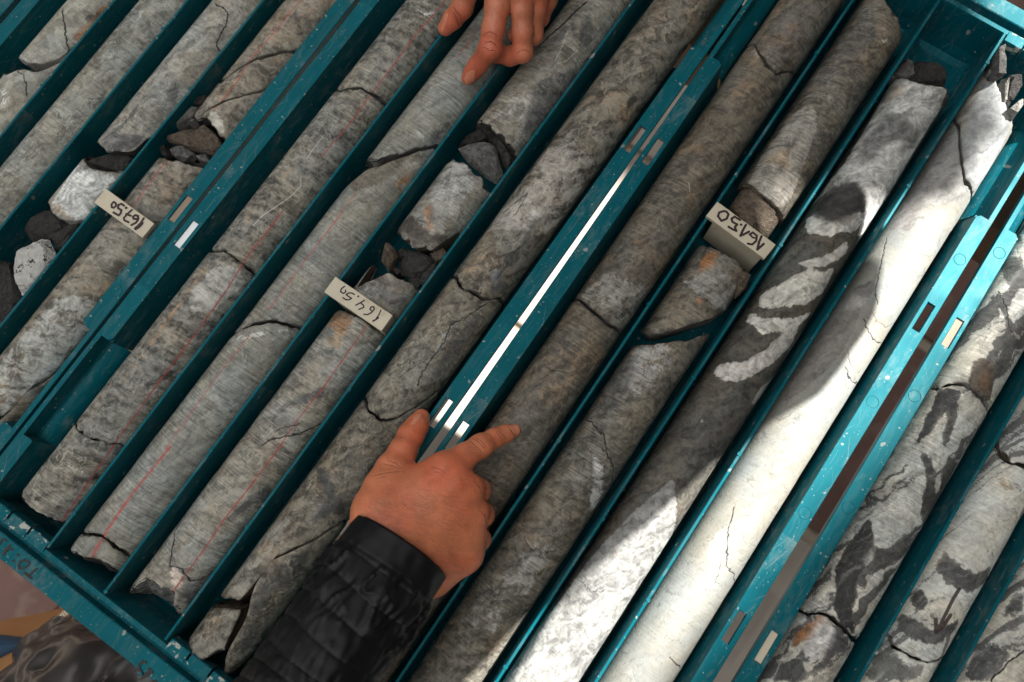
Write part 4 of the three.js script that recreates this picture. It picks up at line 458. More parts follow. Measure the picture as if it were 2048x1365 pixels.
// ------------------------------------------------------------------ the pieces of core, channel by channel
corePiece('A1', 'pale grey core with rust along one side and a split near its broken tip', { bot: Z('R1', 95, 345, 150, 365, 250, 378, 345, 350, 400, 290), m1: 'pale', t1: -0.004 });
corePiece('A1', 'pale grey core with a white patch below the rust-edged broken core', { top: Z('R1', 40, 420, 130, 385, 230, 405, 330, 370, 400, 320), m0: 'grey', g0: 0.002 });
corePiece('A2', 'long unbroken mottled greenish grey core in the tray of block 167.50', {});
corePiece('A3', 'pale grey core with a dark stained broken end beside the mottled long core', { bot: Z('R1', 565, 828, 610, 880, 700, 892, 780, 880, 860, 800), m1: 'black' });
corePiece('A3', 'short white quartz core piece with black fractured ends', { top: Z('R1', 470, 940, 540, 985, 620, 1005, 710, 1012), bot: Z('R1', 275, 1180, 320, 1270, 400, 1295, 490, 1290), m0: 'black', m1: 'pale', t0: -0.016, g0: 0 });
corePiece('A4', 'brownish grey red-lined core ending at a slanting open crack', { bot: Z('R1', 1290, 470, 1340, 430, 1400, 385, 1480, 345, 1560, 325, 1640, 308, 1715, 300), g1: 0.0012 });
corePiece('A4', 'wedge of red-lined core between two slanting cracks', { top: Z('R1', 1290, 470, 1340, 430, 1400, 385, 1480, 345, 1560, 325, 1640, 308, 1715, 300), bot: Z('R1', 1140, 690, 1200, 635, 1290, 590, 1400, 562, 1480, 535, 1545, 518), g0: 0.0012, g1: 0.0009 });
corePiece('A4', 'short stub of core with a white chip above the loose shards', { top: Z('R1', 1140, 690, 1200, 635, 1290, 590, 1400, 562, 1480, 535, 1545, 518), bot: Z('R1', 1110, 720, 1190, 690, 1250, 760, 1320, 815), g0: 0.0009, m1: 'black', j1: 0.002 });
corePiece('A4', 'long core lying under the block marked 167.50', { top: Z('R1', 925, 915, 1000, 925, 1090, 942, 1185, 968), bot: Z('R2', -20, 1240, 10, 1195, 80, 1110, 150, 1030, 250, 975, 330, 915, 375, 870), g1: 0.0014, j0: 0.0015 });
corePiece('A4', 'core tip beyond the long slanting crack at the tray corner', { top: Z('R2', -20, 1240, 10, 1195, 80, 1110, 150, 1030, 250, 975, 330, 915, 375, 870), g0: 0.0014 });

corePiece('B1', 'dark banded core with red line, upper length next to the slotted rim', { bot: Z('R4', 118, 525, 150, 510, 190, 505, 300, 540, 385, 608), g1: 0.0009 });
corePiece('B1', 'dark banded core with red line and pale curved scratch', { top: Z('R4', 118, 525, 150, 510, 190, 505, 300, 540, 385, 608), bot: Z('R2', 1235, 212, 1290, 205, 1340, 230, 1400, 275, 1465, 335), g0: 0.0009, g1: 0.0007 });
corePiece('B1', 'light and dark striped core with rust-coloured edge and red line', { top: Z('R2', 1235, 212, 1290, 205, 1340, 230, 1400, 275, 1465, 335), bot: Z('R2', 450, 1250, 540, 1308, 605, 1335, 612, 1318, 680, 1332), g0: 0.0007, g1: 0.0004 });
corePiece('B1', 'cleanly cut end piece of the striped red-lined core', { top: Z('R2', 450, 1250, 540, 1308, 605, 1335, 612, 1318, 680, 1332), bot: Z('R3', 128, 312, 180, 365, 290, 420, 375, 455), g0: 0.0004, j1: 0.0004, t1: -0.003 });
corePiece('B2', 'core with chipped tongue-shaped end that the upper hand points at', { bot: Z('R4', 262, 925, 330, 935, 420, 905, 520, 880, 600, 860, 690, 840), t1: 0.004, g1: 0.0012, j1: 0.002 });
corePiece('B2', 'pale core with a crust of brown dirt at its upper end', { top: Z('R4', 150, 1085, 220, 1020, 300, 965, 400, 930, 480, 900, 560, 885, 690, 870), bot: Z('R2', 1345, 705, 1400, 665, 1450, 642, 1500, 628, 1560, 618, 1640, 632, 1750, 662), g1: 0.0014, m0: 'brown', g0: 0.001, j0: 0.002 });
corePiece('B2', 'smooth greenish grey core with a white vein at its upper end', { top: Z('R2', 1345, 705, 1400, 665, 1450, 642, 1500, 628, 1560, 618, 1640, 632, 1750, 662), bot: Z('R3', 472, 503, 520, 500, 570, 512, 650, 560, 760, 640), g0: 0.0014, g1: 0.001, t1: -0.002 });
corePiece('B2', 'short end piece of grey core crossed by a broad red line', { top: Z('R3', 472, 503, 520, 500, 570, 512, 650, 560, 760, 640), bot: Z('R3', 420, 598, 520, 645, 600, 668, 680, 690, 760, 705), g0: 0.001, m1: 'black', t1: 0.014, j1: 0.0016 });
corePiece('B3', 'core with a long dark split that lies beside the upper hand', { bot: Z('R4', 945, 700, 1000, 755, 1080, 815, 1150, 900), m1: 'black', t1: 0.008, j1: 0.002 });
corePiece('B3', 'stubby pale core with a brown crusted lower end', { top: Z('R4', 735, 935, 790, 930, 850, 945, 920, 1010, 970, 1090), bot: Z('R5', 420, 90, 480, 150, 560, 190, 650, 205, 730, 170, 800, 120), m0: 'grey', m1: 'brown', t1: -0.006, j0: 0.002, j1: 0.0024 });
corePiece('B3', 'short dark core piece pushed up against the block marked 164.50', { top: Z('R5', 200, 430, 290, 280, 400, 320, 480, 370, 570, 440), bot: Z('R5', 160, 470, 260, 520, 380, 590, 470, 660), m0: 'brown', j0: 0.0016, t0: -0.004 });
corePiece('B3', 'long pale core below block 164.50 with dark branching veins and ragged black end', { top: Z('R5', 85, 540, 190, 570, 290, 640, 380, 700), bot: Z('R3', 785, 772, 850, 748, 900, 790, 960, 832, 1020, 880, 1060, 900, 1090, 940), m1: 'grey', t1: 0.020, j1: 0.003, rough1: 0.006 });
corePiece('B4', 'long brownish core with brecciated pale fragments beside the slotted gap', { bot: Z('R5', 785, 360, 800, 395, 840, 432, 900, 465, 960, 492, 1050, 490), g1: 0.001, j1: 0.0016 });
corePiece('B4', 'dark core with a rounded tongue-shaped lower end', { top: Z('R5', 785, 360, 800, 395, 840, 432, 900, 465, 960, 492, 1050, 490), bot: Z('R5', 257, 1070, 275, 1140, 350, 1190, 400, 1192, 450, 1180, 560, 1120, 690, 1025), g0: 0.001, g1: 0.0007 });
const b4up = Z('R3', 1593, 640, 1650, 622, 1830, 540, 2000, 430);   // the crack where it crosses the core
corePiece('B4', 'dark scratched core that runs under the thumb of the pointing hand', { top: Z('R5', 257, 1070, 275, 1140, 350, 1190, 400, 1192, 450, 1180, 560, 1120, 690, 1025), bot: [...Z('R3', 1250, 850, 1330, 882, 1392, 898), ...b4up], g0: 0.0007, g1: 0.0006, j1: 0.0007, m1: 'brown' });
corePiece('B4', 'tan end block of core broken off in the tray corner', { top: Z('R3', 1210, 892, 1300, 918, 1360, 938, 1412, 930, 1380, 1000, 1340, 1090, 1300, 1178), bot: Z('R3', 1072, 1100, 1082, 1180, 1130, 1238, 1190, 1236, 1240, 1195, 1300, 1182), g0: 0.0012, g1: 0.0004, j0: 0.0012, j1: 0.0005, m0: 'brown', t0: -0.003 });
corePiece('B4', 'long dark splinter of core along the tray wall beside the sleeve', { top: b4up, bot: Z('R3', 1570, 640, 1540, 700, 1462, 830, 1432, 970, 1397, 1060, 1342, 1150, 1304, 1240, 1308, 1325, 1335, 1335, 1430, 1245, 1560, 1180), g0: 0.0007, j0: 0.0005, j1: 0.0006, m0: 'black', m1: 'black' });
corePiece('C1', 'brown core with a small rust fleck above a curved crack', { bot: Z('S1', 485, 255, 510, 300, 560, 370, 620, 430, 720, 455), g1: 0.0008 });
corePiece('C1', 'long brownish core between the curved crack and the straight crack', { top: Z('S1', 485, 255, 510, 300, 560, 370, 620, 430, 720, 455), bot: Z('R5', 1495, 490, 1560, 540, 1620, 590, 1680, 640, 1760, 705), g0: 0.0008, g1: 0.001, j1: 0.0003, j0: 0.0006 });
corePiece('C1', 'dark core that the pointing forefinger touches', { top: Z('R5', 1495, 490, 1560, 540, 1620, 590, 1680, 640, 1760, 705), g0: 0.001, j0: 0.0003 });
corePiece('C2', 'dark core with rounded end and a pale oval tongue at its stepped break', { top: Z('S1', 1150, -70, 1240, -10, 1300, 70, 1330, 130, 1345, 190), bot: Z('S1', 400, 1075, 440, 1068, 500, 1095, 560, 1145, 645, 1235), t0: -0.004, g1: 0.0004, m1: 'brown' });
corePiece('C2', 'low crumbly brown core stub behind the block marked 161.50', { top: Z('S1', 400, 1075, 440, 1068, 500, 1095, 560, 1145, 645, 1235), bot: Z('S1', 300, 1180, 400, 1250, 500, 1330, 560, 1370), thin: 0.0035, dy: 0, m1: 'brown', mat: FR.brown, g0: 0.0002 });
corePiece('C2', 'short rust-stained core piece beside the block marked 161.50', { top: Z('S2', 170, 175, 240, 180, 320, 220, 400, 265, 430, 300), bot: Z('S2', -100, 700, 0, 680, 100, 645, 230, 612, 330, 598), m0: 'brown', t1: -0.004, j1: 0.0008 });
corePiece('C2', 'long grey core with fine saw marks beside the swirled core', { top: Z('F', 1258, 690, 1300, 688, 1340, 684, 1380, 680, 1425, 671), j0: 0.0007, m0: 'brown' });
corePiece('C3', 'long black and white swirled core crossed by the edge of the sunlight', { top: Z('S1', 1285, 470, 1400, 463, 1500, 488, 1615, 515), j0: 0.0008 });
corePiece('C4', 'blue grey wedge-cut core at the head of the white core', { top: Z('S1', 1795, 400, 1840, 335, 1870, 460, 1920, 540, 1990, 700), bot: Z('S1', 1632, 695, 1680, 850, 1695, 950, 1710, 1040, 1748, 1145), g1: 0.0012, m0: 'grey', j0: 0.0016 });
corePiece('C4', 'long white core lying in full sunlight', { top: Z('S1', 1632, 695, 1680, 850, 1695, 950, 1710, 1040, 1748, 1145), g0: 0.0012, j0: 0.0006 });
corePiece('D1', 'pale core with dark wavy bands and a rusty pit', { bot: Z('S2', 1550, 1005, 1640, 980, 1720, 990, 1780, 1040, 1840, 1115), g1: 0.0008, j1: 0.002, m1: 'pale' });
corePiece('D1', 'zebra core with one broad black band', { top: Z('S2', 1550, 1005, 1640, 980, 1720, 990, 1780, 1040, 1840, 1115), bot: Z('S3', 790, 968, 880, 958, 950, 1000, 1030, 1080, 1090, 1135), g0: 0.0006, g1: 0.0016, j1: 0.0012 });
corePiece('D1', 'rust-topped zebra core below the broad black band', { top: Z('S3', 790, 968, 880, 958, 950, 1000, 1030, 1080, 1090, 1135), g0: 0.0016 });
corePiece('D2', 'white core whose broken lip overhangs the arrow-marked core', { bot: Z('S3', 1860, -40, 1900, 30, 1960, 80, 2048, 112), g1: 0.0015, m1: 'brown', j1: 0.0016 });
corePiece('D2', 'white and grey banded core marked with a drawn arrow', { top: Z('S3', 1860, -40, 1900, 30, 1960, 80, 2048, 112), bot: Z('S3', 1262, 1085, 1290, 1150, 1360, 1185, 1440, 1230, 1500, 1250, 1580, 1215), g0: 0.0015, g1: 0.001, j1: 0.0014, m1: 'pale' });
corePiece('D2', 'grey core following the arrow-marked core', { top: Z('S3', 1262, 1085, 1290, 1150, 1360, 1185, 1440, 1230, 1500, 1250, 1580, 1215), g0: 0.001 });
corePiece('D3', 'banded white core in the channel beyond the arrow-marked core', {});
// ------------------------------------------------------------------ loose shards and stones
function stone(label, px, t, h, o = {}) {                      // outline in the photograph at height h, resting in a channel
  const P = px.map(([x, y]) => trayUV(t, atHeight(x, y, h))), c = [0, 1].map((k) => P.reduce((s, p) => s + p[k], 0) / P.length), pts = [], bot = o.bot ?? Math.max(FLOOR + 0.001, h - 0.022), n = rnd() * 50;
  const ring = (f, y, j) => P.forEach((p, i) => { const q = P[(i + 1) % P.length]; for (const e of [0]) { const x = mix(p[0], q[0], e) - c[0], z = mix(p[1], q[1], e) - c[1]; pts.push(new THREE.Vector3(x * f + rr(-j, j), y + rr(-j, j), z * f + rr(-j, j))); } });
  const tl = o.tilt ?? [rr(-0.15, 0.15), rr(-0.15, 0.15)];
  ring(o.flat ?? 0.74, h - bot, 0.0017); ring(1, (h - bot) * 0.62, 0.0012); ring(0.7, 0, 0.0005);
  if (o.ridge) pts.push(new THREE.Vector3(rr(-0.002, 0.002), h - bot + o.ridge, rr(-0.002, 0.002)));
  for (const p of pts) if (p.y > (h - bot) * 0.5) p.y += p.x * tl[0] + p.z * tl[1];
  let g = new ConvexGeometry(pts); { const split = (q) => { const p = q.attributes.position.array, o = []; for (let i = 0; i < p.length; i += 9) { const a = [p[i], p[i + 1], p[i + 2]], b = [p[i + 3], p[i + 4], p[i + 5]], c = [p[i + 6], p[i + 7], p[i + 8]], m = (u, v) => [(u[0] + v[0]) / 2, (u[1] + v[1]) / 2, (u[2] + v[2]) / 2], ab = m(a, b), bc = m(b, c), ac = m(a, c); o.push(...a, ...ab, ...ac, ...ab, ...b, ...bc, ...ac, ...bc, ...c, ...ab, ...bc, ...ac); } const r = new THREE.BufferGeometry(); r.setAttribute('position', new THREE.Float32BufferAttribute(o, 3)); return r; }; g = split(split(split(g))); const p = g.attributes.position; for (let i = 0; i < p.count; i++) { const x = p.getX(i), y = p.getY(i), z = p.getZ(i), k = 1 + 0.16 * (vn3(x * 190 + n, y * 190, z * 190) - 0.5) + 0.10 * (vn3(x * 520 + n, y * 520, z * 520 + 3) - 0.5), yc = (h - bot) * 0.45; p.setXYZ(i, x * k, Math.max(0, yc + (y - yc) * k), z * k); } }
  g = boxUV(g, 0.03, n, n * 0.7); g.computeVertexNormals();
  const m = new THREE.Mesh(g, FR[o.mat ?? 'grey']); m.name = named(o.name ?? 'rock_shard'); m.castShadow = m.receiveShadow = true; scene.add(m);
  m.position.copy(trayWorld(t, c[0], c[1], bot)); m.rotation.y = -t.th; m.userData = { label, category: o.cat ?? 'rock shard' }; if (o.group) m.userData.group = o.group; return m;
}
{
  const { A, B, C, D } = TR, ga = 'shards in the tray of block 167.50';
  stone('wide flat brown shard, largest of those below the white-chipped core stub', Z('R1', 955, 790, 1030, 745, 1110, 728, 1200, 725, 1260, 780, 1305, 850, 1240, 885, 1100, 852, 1000, 820), A, -0.008, { mat: 'brown', flat: 0.9, bot: -0.03, group: ga });
  stone('oval grey pebble-like shard under the wide flat brown shard', Z('R1', 975, 855, 1010, 830, 1070, 835, 1130, 885, 1110, 925, 1040, 925, 990, 900), A, -0.014, { mat: 'grey', group: ga, flat: 0.8 });
  stone('small black chip against the divider beside the oval shard', Z('R1', 920, 838, 960, 830, 985, 895, 960, 915, 935, 895), A, -0.016, { mat: 'black', group: ga });
  stone('small grey chip between the oval shard and the rim', Z('R1', 1135, 895, 1205, 893, 1232, 935, 1150, 935), A, -0.014, { mat: 'grey', group: ga });
  stone('thin dark sliver lying on the core under block 167.50', Z('R1', 1105, 938, 1170, 945, 1212, 975, 1140, 968), A, -0.010, { mat: 'black', bot: -0.018, group: ga });
  stone('dark blunt shard next to the divider, topmost of the pile', Z('R1', 1103, 575, 1150, 558, 1215, 550, 1195, 600, 1120, 612), A, -0.012, { mat: 'black', group: ga });
  stone('long dark grey shard leaning on the wedge of red-lined core', Z('R1', 1003, 722, 1060, 655, 1120, 622, 1168, 615, 1140, 680, 1080, 715, 1020, 738), A, -0.010, { mat: 'grey', group: ga });
  stone('small black nugget at the tip of the white-chipped stub', Z('R1', 1092, 705, 1125, 680, 1152, 700, 1150, 742, 1112, 757), A, -0.006, { mat: 'black', group: ga });
  stone('black crumbling slab wedged above the white quartz core', Z('R1', 510, 905, 640, 895, 770, 900, 745, 960, 700, 1005, 600, 985, 500, 960), A, -0.014, { mat: 'black', flat: 0.85, group: ga });
  stone('large black lump below the white quartz core', Z('R1', 110, 1320, 150, 1250, 210, 1205, 310, 1200, 370, 1280, 390, 1330, 300, 1380, 160, 1390), A, -0.012, { mat: 'black', cat: 'rock', name: 'rock_lump', group: ga });
  stone('black jagged lump between the quartz boulder and the divider', Z('R2', 250, 95, 330, 50, 430, 25, 470, 40, 420, 110, 330, 170, 290, 180), A, -0.013, { mat: 'black', cat: 'rock', name: 'rock_lump', group: ga });
  stone('long black sliver along the divider above the quartz boulder', Z('R2', 300, 170, 360, 130, 430, 100, 400, 170, 330, 230, 300, 230), A, -0.016, { mat: 'black', cat: 'rock', name: 'rock_lump', group: ga });
  stone('black flake under the white quartz core\'s pale end', Z('R1', 360, 1290, 430, 1300, 480, 1310, 440, 1365, 380, 1365), A, -0.016, { mat: 'black', group: ga });
  stone('rounded white quartz boulder speckled with black', Z('R2', 42, 250, 70, 195, 130, 150, 210, 115, 265, 135, 295, 210, 300, 310, 230, 400, 130, 470, 85, 450, 58, 370), A, -0.006, { mat: 'quartz', cat: 'rock', name: 'rock_lump', flat: 0.75, ridge: 0.002 });
  stone('black lump of rock at the far side of the quartz boulder', Z('R2', -30, 260, 30, 250, 50, 330, 75, 430, 105, 490, 60, 600, -30, 660), A, -0.012, { mat: 'black', cat: 'rock', name: 'rock_lump', group: ga });
  const gb = 'stones loose in the tray of block 164.50';
  stone('triangular grey stone with a pale flat face', Z('R4', 800, 862, 860, 828, 960, 815, 1010, 840, 1040, 920, 1066, 1005, 1050, 1045, 960, 1000, 860, 930), B, -0.004, { mat: 'grey', flat: 0.7, ridge: 0.004, tilt: [-0.3, -0.2], group: gb });
  stone('dark stone half hidden behind the triangular grey stone', Z('R4', 800, 830, 850, 775, 940, 745, 985, 790, 950, 815, 850, 850), B, -0.020, { mat: 'black', group: gb });
  stone('black slab standing against the fractured end of the split core', Z('R4', 985, 780, 1040, 810, 1100, 860, 1130, 920, 1105, 985, 1060, 940, 1020, 850), B, -0.012, { mat: 'black', group: gb });
  stone('brown tooth-shaped stone beside the divider above block 164.50', Z('R5', 342, 262, 362, 190, 388, 150, 430, 185, 448, 215, 430, 275, 395, 315), B, -0.006, { mat: 'brown', ridge: 0.003, group: gb });
  stone('black nodular stone, largest above block 164.50', Z('R5', 452, 255, 500, 205, 580, 195, 640, 235, 670, 290, 610, 340, 530, 365, 470, 330), B, -0.008, { mat: 'black', ridge: 0.003, group: gb });
  stone('flat black chunk bridging the crusted core and the nodular stone', Z('R5', 430, 205, 470, 185, 560, 205, 520, 250, 450, 255), B, -0.016, { mat: 'black', group: gb });
  stone('angular dark chunk filling the corner under the crusted core', Z('R5', 640, 215, 720, 190, 745, 215, 700, 270, 660, 280), B, -0.014, { mat: 'brown', group: gb });
  stone('small black chunk between the tooth-shaped stone and the short dark core', Z('R5', 400, 300, 440, 280, 480, 330, 450, 350, 410, 330), B, -0.016, { mat: 'black', group: gb });
  stone('black chunk between the nodular stone and the short dark core', Z('R5', 500, 370, 560, 350, 600, 380, 570, 430, 520, 410), B, -0.014, { mat: 'black', group: gb });
  stone('small dark stone against the divider next to the nodular black stone', Z('R5', 570, 380, 600, 310, 640, 293, 690, 270, 680, 330, 640, 370, 600, 410), B, -0.008, { mat: 'black', group: gb });
  stone('crumb of tan clay below the cleanly cut core end', Z('R3', 258, 478, 290, 445, 335, 440, 358, 465, 330, 500, 290, 512), B, -0.046, { mat: 'brown', name: 'clay_crumb', cat: 'clay crumb' });
  stone('brown chip resting beside the rust-stained core piece', Z('S2', 385, 470, 392, 360, 410, 285, 450, 310, 487, 350, 460, 410, 430, 450), C, -0.010, { mat: 'brown' });
  stone('grey lump in the empty head of the swirled core channel', Z('S1', 1290, 430, 1330, 360, 1370, 325, 1425, 355, 1435, 420, 1390, 470, 1320, 470), C, -0.020, { mat: 'grey', cat: 'rock', name: 'rock_lump' });
  stone('black rough lump next to the grey lump at the swirled core head', Z('S1', 1405, 440, 1425, 350, 1460, 330, 1540, 345, 1612, 385, 1618, 450, 1600, 500, 1500, 480), C, -0.018, { mat: 'black', cat: 'rock', name: 'rock_lump' });
  const gd = 'shards at the head of the white core';
  stone('upright slate shard by the tray end wall', Z('S1', 1885, 430, 1895, 320, 1908, 258, 1950, 248, 1945, 330, 1925, 445), C, 0.002, { mat: 'grey', flat: 0.9, group: gd });
  stone('short grey shard leaning on the blue grey core', Z('S1', 1850, 400, 1880, 360, 1900, 420, 1895, 480, 1870, 450), C, -0.006, { mat: 'pale', group: gd });
  stone('dark blocky shard beyond the blue grey core', Z('S1', 1945, 590, 1955, 480, 1985, 420, 2045, 408, 2048, 500, 2000, 590), C, -0.006, { mat: 'black', group: gd });
  stone('pale slender shard on edge', Z('S1', 1925, 590, 1940, 470, 1962, 425, 1968, 440, 1950, 590), C, -0.002, { mat: 'pale', flat: 0.9, group: gd });
  stone('light grey flake at the rim by the blue grey core', Z('S1', 1968, 640, 2000, 590, 2050, 555, 2060, 600, 2010, 670), C, 0.0, { mat: 'pale', flat: 0.9, group: gd });
}
// ------------------------------------------------------------------ depth-marker blocks
const TAG = new THREE.MeshStandardMaterial({ map: TAGMAP, roughness: 0.5 });
function depthBlock(id, corners, strokes, label, turn = 0) {
  const ch = CH[id], t = ch.t, h = 0.0048, q = corners.map(([x, y]) => trayUV(t, atHeight(x, y, h))), c = [0, 1].map((k) => q.reduce((s, p) => s + p[k], 0) / 4);
  const len = (Math.hypot(q[1][0] - q[0][0], q[1][1] - q[0][1]) + Math.hypot(q[2][0] - q[3][0], q[2][1] - q[3][1])) / 2, wid = (Math.hypot(q[2][0] - q[1][0], q[2][1] - q[1][1]) + Math.hypot(q[3][0] - q[0][0], q[3][1] - q[0][1])) / 2, ang = Math.atan2(q[1][1] - q[0][1], q[1][0] - q[0][0]);
  const root = thing('depth_block', label, 'marker block', undefined); root.position.copy(trayWorld(t, c[0], c[1], FLOOR + 0.012)); root.rotation.y = -t.th - ang;
  const H = h - FLOOR - 0.012, cs = Math.cos(-ang), sn = Math.sin(-ang);
  part('top_plate', boxUV(new RoundedBoxGeometry(len, 0.0046, wid, 2, 0.0006).translate(0, H - 0.0023, 0), 0.09, rnd(), rnd()), TAG, root);
  const ox = (ch.u - c[0]); part('block_body', boxUV(new RoundedBoxGeometry(0.0475, H - 0.0048, wid * 0.94, 2, 0.001).translate(ox, (H - 0.0048) / 2, 0), 0.09, rnd(), rnd()), TAG, root);
  const k = inkSheet('handwritten_depth', t, c, h, strokes, root, '#2a1216'); k.position.y = H + 0.0003; k.rotation.y = ang;
  return root;
}
{
  const a = (...v) => zoomPts(180, 360, 11.373, ...v), b = (...v) => zoomPts(640, 540, 10.5, ...v), c = (...v) => zoomPts(1400, 390, 8.03, ...v);
  depthBlock('A4', a(355, 195, 1445, 985, 1190, 1335, 80, 500), [
    { w: 0.0017, p: a(530, 505, 485, 560, 490, 625, 535, 640, 585, 600, 585, 540, 545, 505) }, { w: 0.0018, p: a(770, 590, 710, 545, 640, 575, 635, 650, 710, 690, 690, 770, 650, 812, 590, 780, 530, 745) }, { w: 0.0022, p: a(818, 640) },
    { w: 0.0017, p: a(875, 968, 780, 925, 765, 870, 850, 775, 950, 685) }, { w: 0.0018, p: a(820, 780, 925, 820) }, { w: 0.0018, p: a(940, 1030, 1040, 980, 1095, 900, 1090, 825, 1030, 805, 975, 840, 990, 890, 1060, 895) }, { w: 0.0017, p: a(1222, 875, 1150, 985, 1020, 1115) }, { w: 0.0030, p: a(1175, 990, 1110, 1060, 1040, 1110) }],
    'cream marker block with thick blotted digits, lettered 167.50');
  depthBlock('B3', b(315, 135, 1525, 955, 1290, 1290, 80, 470), [
    { w: 0.0011, p: b(515, 350, 445, 400, 428, 460, 490, 500, 540, 465, 535, 430) }, { w: 0.0011, p: b(720, 520, 660, 488, 600, 490, 548, 522, 600, 565, 662, 602, 610, 630, 545, 632, 478, 588) }, { w: 0.0016, p: b(802, 560) },
    { w: 0.0011, p: b(930, 645, 840, 700, 750, 745) }, { w: 0.0011, p: b(855, 700, 915, 750, 920, 790, 815, 835) }, { w: 0.0011, p: b(920, 938, 1000, 945, 1080, 900, 1140, 830, 1130, 780, 1075, 780, 1048, 825, 1075, 860) }, { w: 0.0009, p: b(1280, 845, 1235, 950, 1180, 1020) }, { w: 0.0013, p: b(1225, 1010, 1170, 1050, 1110, 1080) }],
    'brown-smudged cream marker block with thin digits, lettered 164.50');
  depthBlock('C2', c(275, 100, 1220, 795, 1050, 1030, 105, 345), [
    { w: 0.0018, p: c(385, 262, 310, 285, 290, 345, 345, 420, 430, 385, 460, 315, 425, 270, 385, 262) }, { w: 0.0018, p: c(645, 405, 560, 352, 508, 385, 520, 435, 600, 478, 560, 520, 585, 582, 525, 555, 460, 515) }, { w: 0.002, p: c(660, 480) },
    { w: 0.0018, p: c(740, 482, 690, 570, 650, 660, 720, 630, 790, 592) }, { w: 0.0017, p: c(800, 640, 850, 605, 915, 660, 905, 740, 840, 800, 770, 785) }, { w: 0.0014, p: c(810, 645, 850, 690, 915, 700) }, { w: 0.0019, p: c(990, 668, 950, 760, 922, 880, 970, 840, 1025, 790) }],
    'cream marker block whose tall side face shows, lettered 161.50');
}
// ------------------------------------------------------------------ hands and people
const smin = (a, b, k) => { const h = Math.max(k - Math.abs(a - b), 0) / k; return Math.min(a, b) - h * h * k * 0.25; };
function chainField(chain) {                                    // [[Vector3, radius], ...] -> distance
  const seg = []; for (let i = 0; i + 1 < chain.length; i++) { const [a, ra] = chain[i], [b, rb] = chain[i + 1]; seg.push([a.x, a.y, a.z, b.x - a.x, b.y - a.y, b.z - a.z, 1 / Math.max(1e-12, a.distanceToSquared(b)), ra, rb]); }
  return (x, y, z, k) => { let d = 1; for (const s of seg) { const px = x - s[0], py = y - s[1], pz = z - s[2]; let t = (px * s[3] + py * s[4] + pz * s[5]) * s[6]; t = t < 0 ? 0 : t > 1 ? 1 : t; const q = Math.hypot(px - t * s[3], py - t * s[4], pz - t * s[5]) - (s[7] + (s[8] - s[7]) * t); d = d === 1 ? q : smin(d, q, k); } return d; };
}
function meshField(field, lo, hi, cell) {
  const res = Math.ceil(Math.max(hi.x - lo.x, hi.y - lo.y, hi.z - lo.z) / cell) + 4, mc = new MarchingCubes(res, new THREE.MeshStandardMaterial(), false, false, 400000), n = mc.size ?? res;
  const half = n / 2, sx = (hi.x - lo.x) / 2 * 1.04, sy = (hi.y - lo.y) / 2 * 1.04, sz = (hi.z - lo.z) / 2 * 1.04, cx = (lo.x + hi.x) / 2, cy = (lo.y + hi.y) / 2, cz = (lo.z + hi.z) / 2;
  mc.isolation = 0;
  for (let k = 0; k < n; k++) for (let j = 0; j < n; j++) for (let i = 0; i < n; i++) mc.field[i + j * n + k * n * n] = -field(cx + (i - half) / half * sx, cy + (j - half) / half * sy, cz + (k - half) / half * sz);
  mc.update();
  const P = new Float32Array(mc.count * 3); for (let i = 0; i < mc.count; i++) { P[i * 3] = cx + mc.positionArray[i * 3] * sx; P[i * 3 + 1] = cy + mc.positionArray[i * 3 + 1] * sy; P[i * 3 + 2] = cz + mc.positionArray[i * 3 + 2] * sz; }
  let g = new THREE.BufferGeometry(); g.setAttribute('position', new THREE.BufferAttribute(P, 3)); g = mergeVertices(g, 1e-5);
  const p = g.attributes.position, N = new Float32Array(p.count * 3), e = cell * 0.5, v = new THREE.Vector3();
  for (let i = 0; i < p.count; i++) { const x = p.getX(i), y = p.getY(i), z = p.getZ(i); v.set(field(x + e, y, z) - field(x - e, y, z), field(x, y + e, z) - field(x, y - e, z), field(x, y, z + e) - field(x, y, z - e)).normalize(); v.toArray(N, i * 3); }
  g.setAttribute('normal', new THREE.BufferAttribute(N, 3));
  // make sure faces wind outward
  const ix = g.index.array, a = new THREE.Vector3(), b = new THREE.Vector3(), c = new THREE.Vector3(); let s = 0;
  for (let i = 0; i < Math.min(ix.length, 3000); i += 3) { a.fromBufferAttribute(p, ix[i]); b.fromBufferAttribute(p, ix[i + 1]); c.fromBufferAttribute(p, ix[i + 2]); b.sub(a).cross(c.sub(a)); s += Math.sign(b.x * N[ix[i] * 3] + b.y * N[ix[i] * 3 + 1] + b.z * N[ix[i] * 3 + 2]); }
  if (s < 0) for (let i = 0; i < ix.length; i += 3) { const t = ix[i]; ix[i] = ix[i + 2]; ix[i + 2] = t; }
  return g;
}
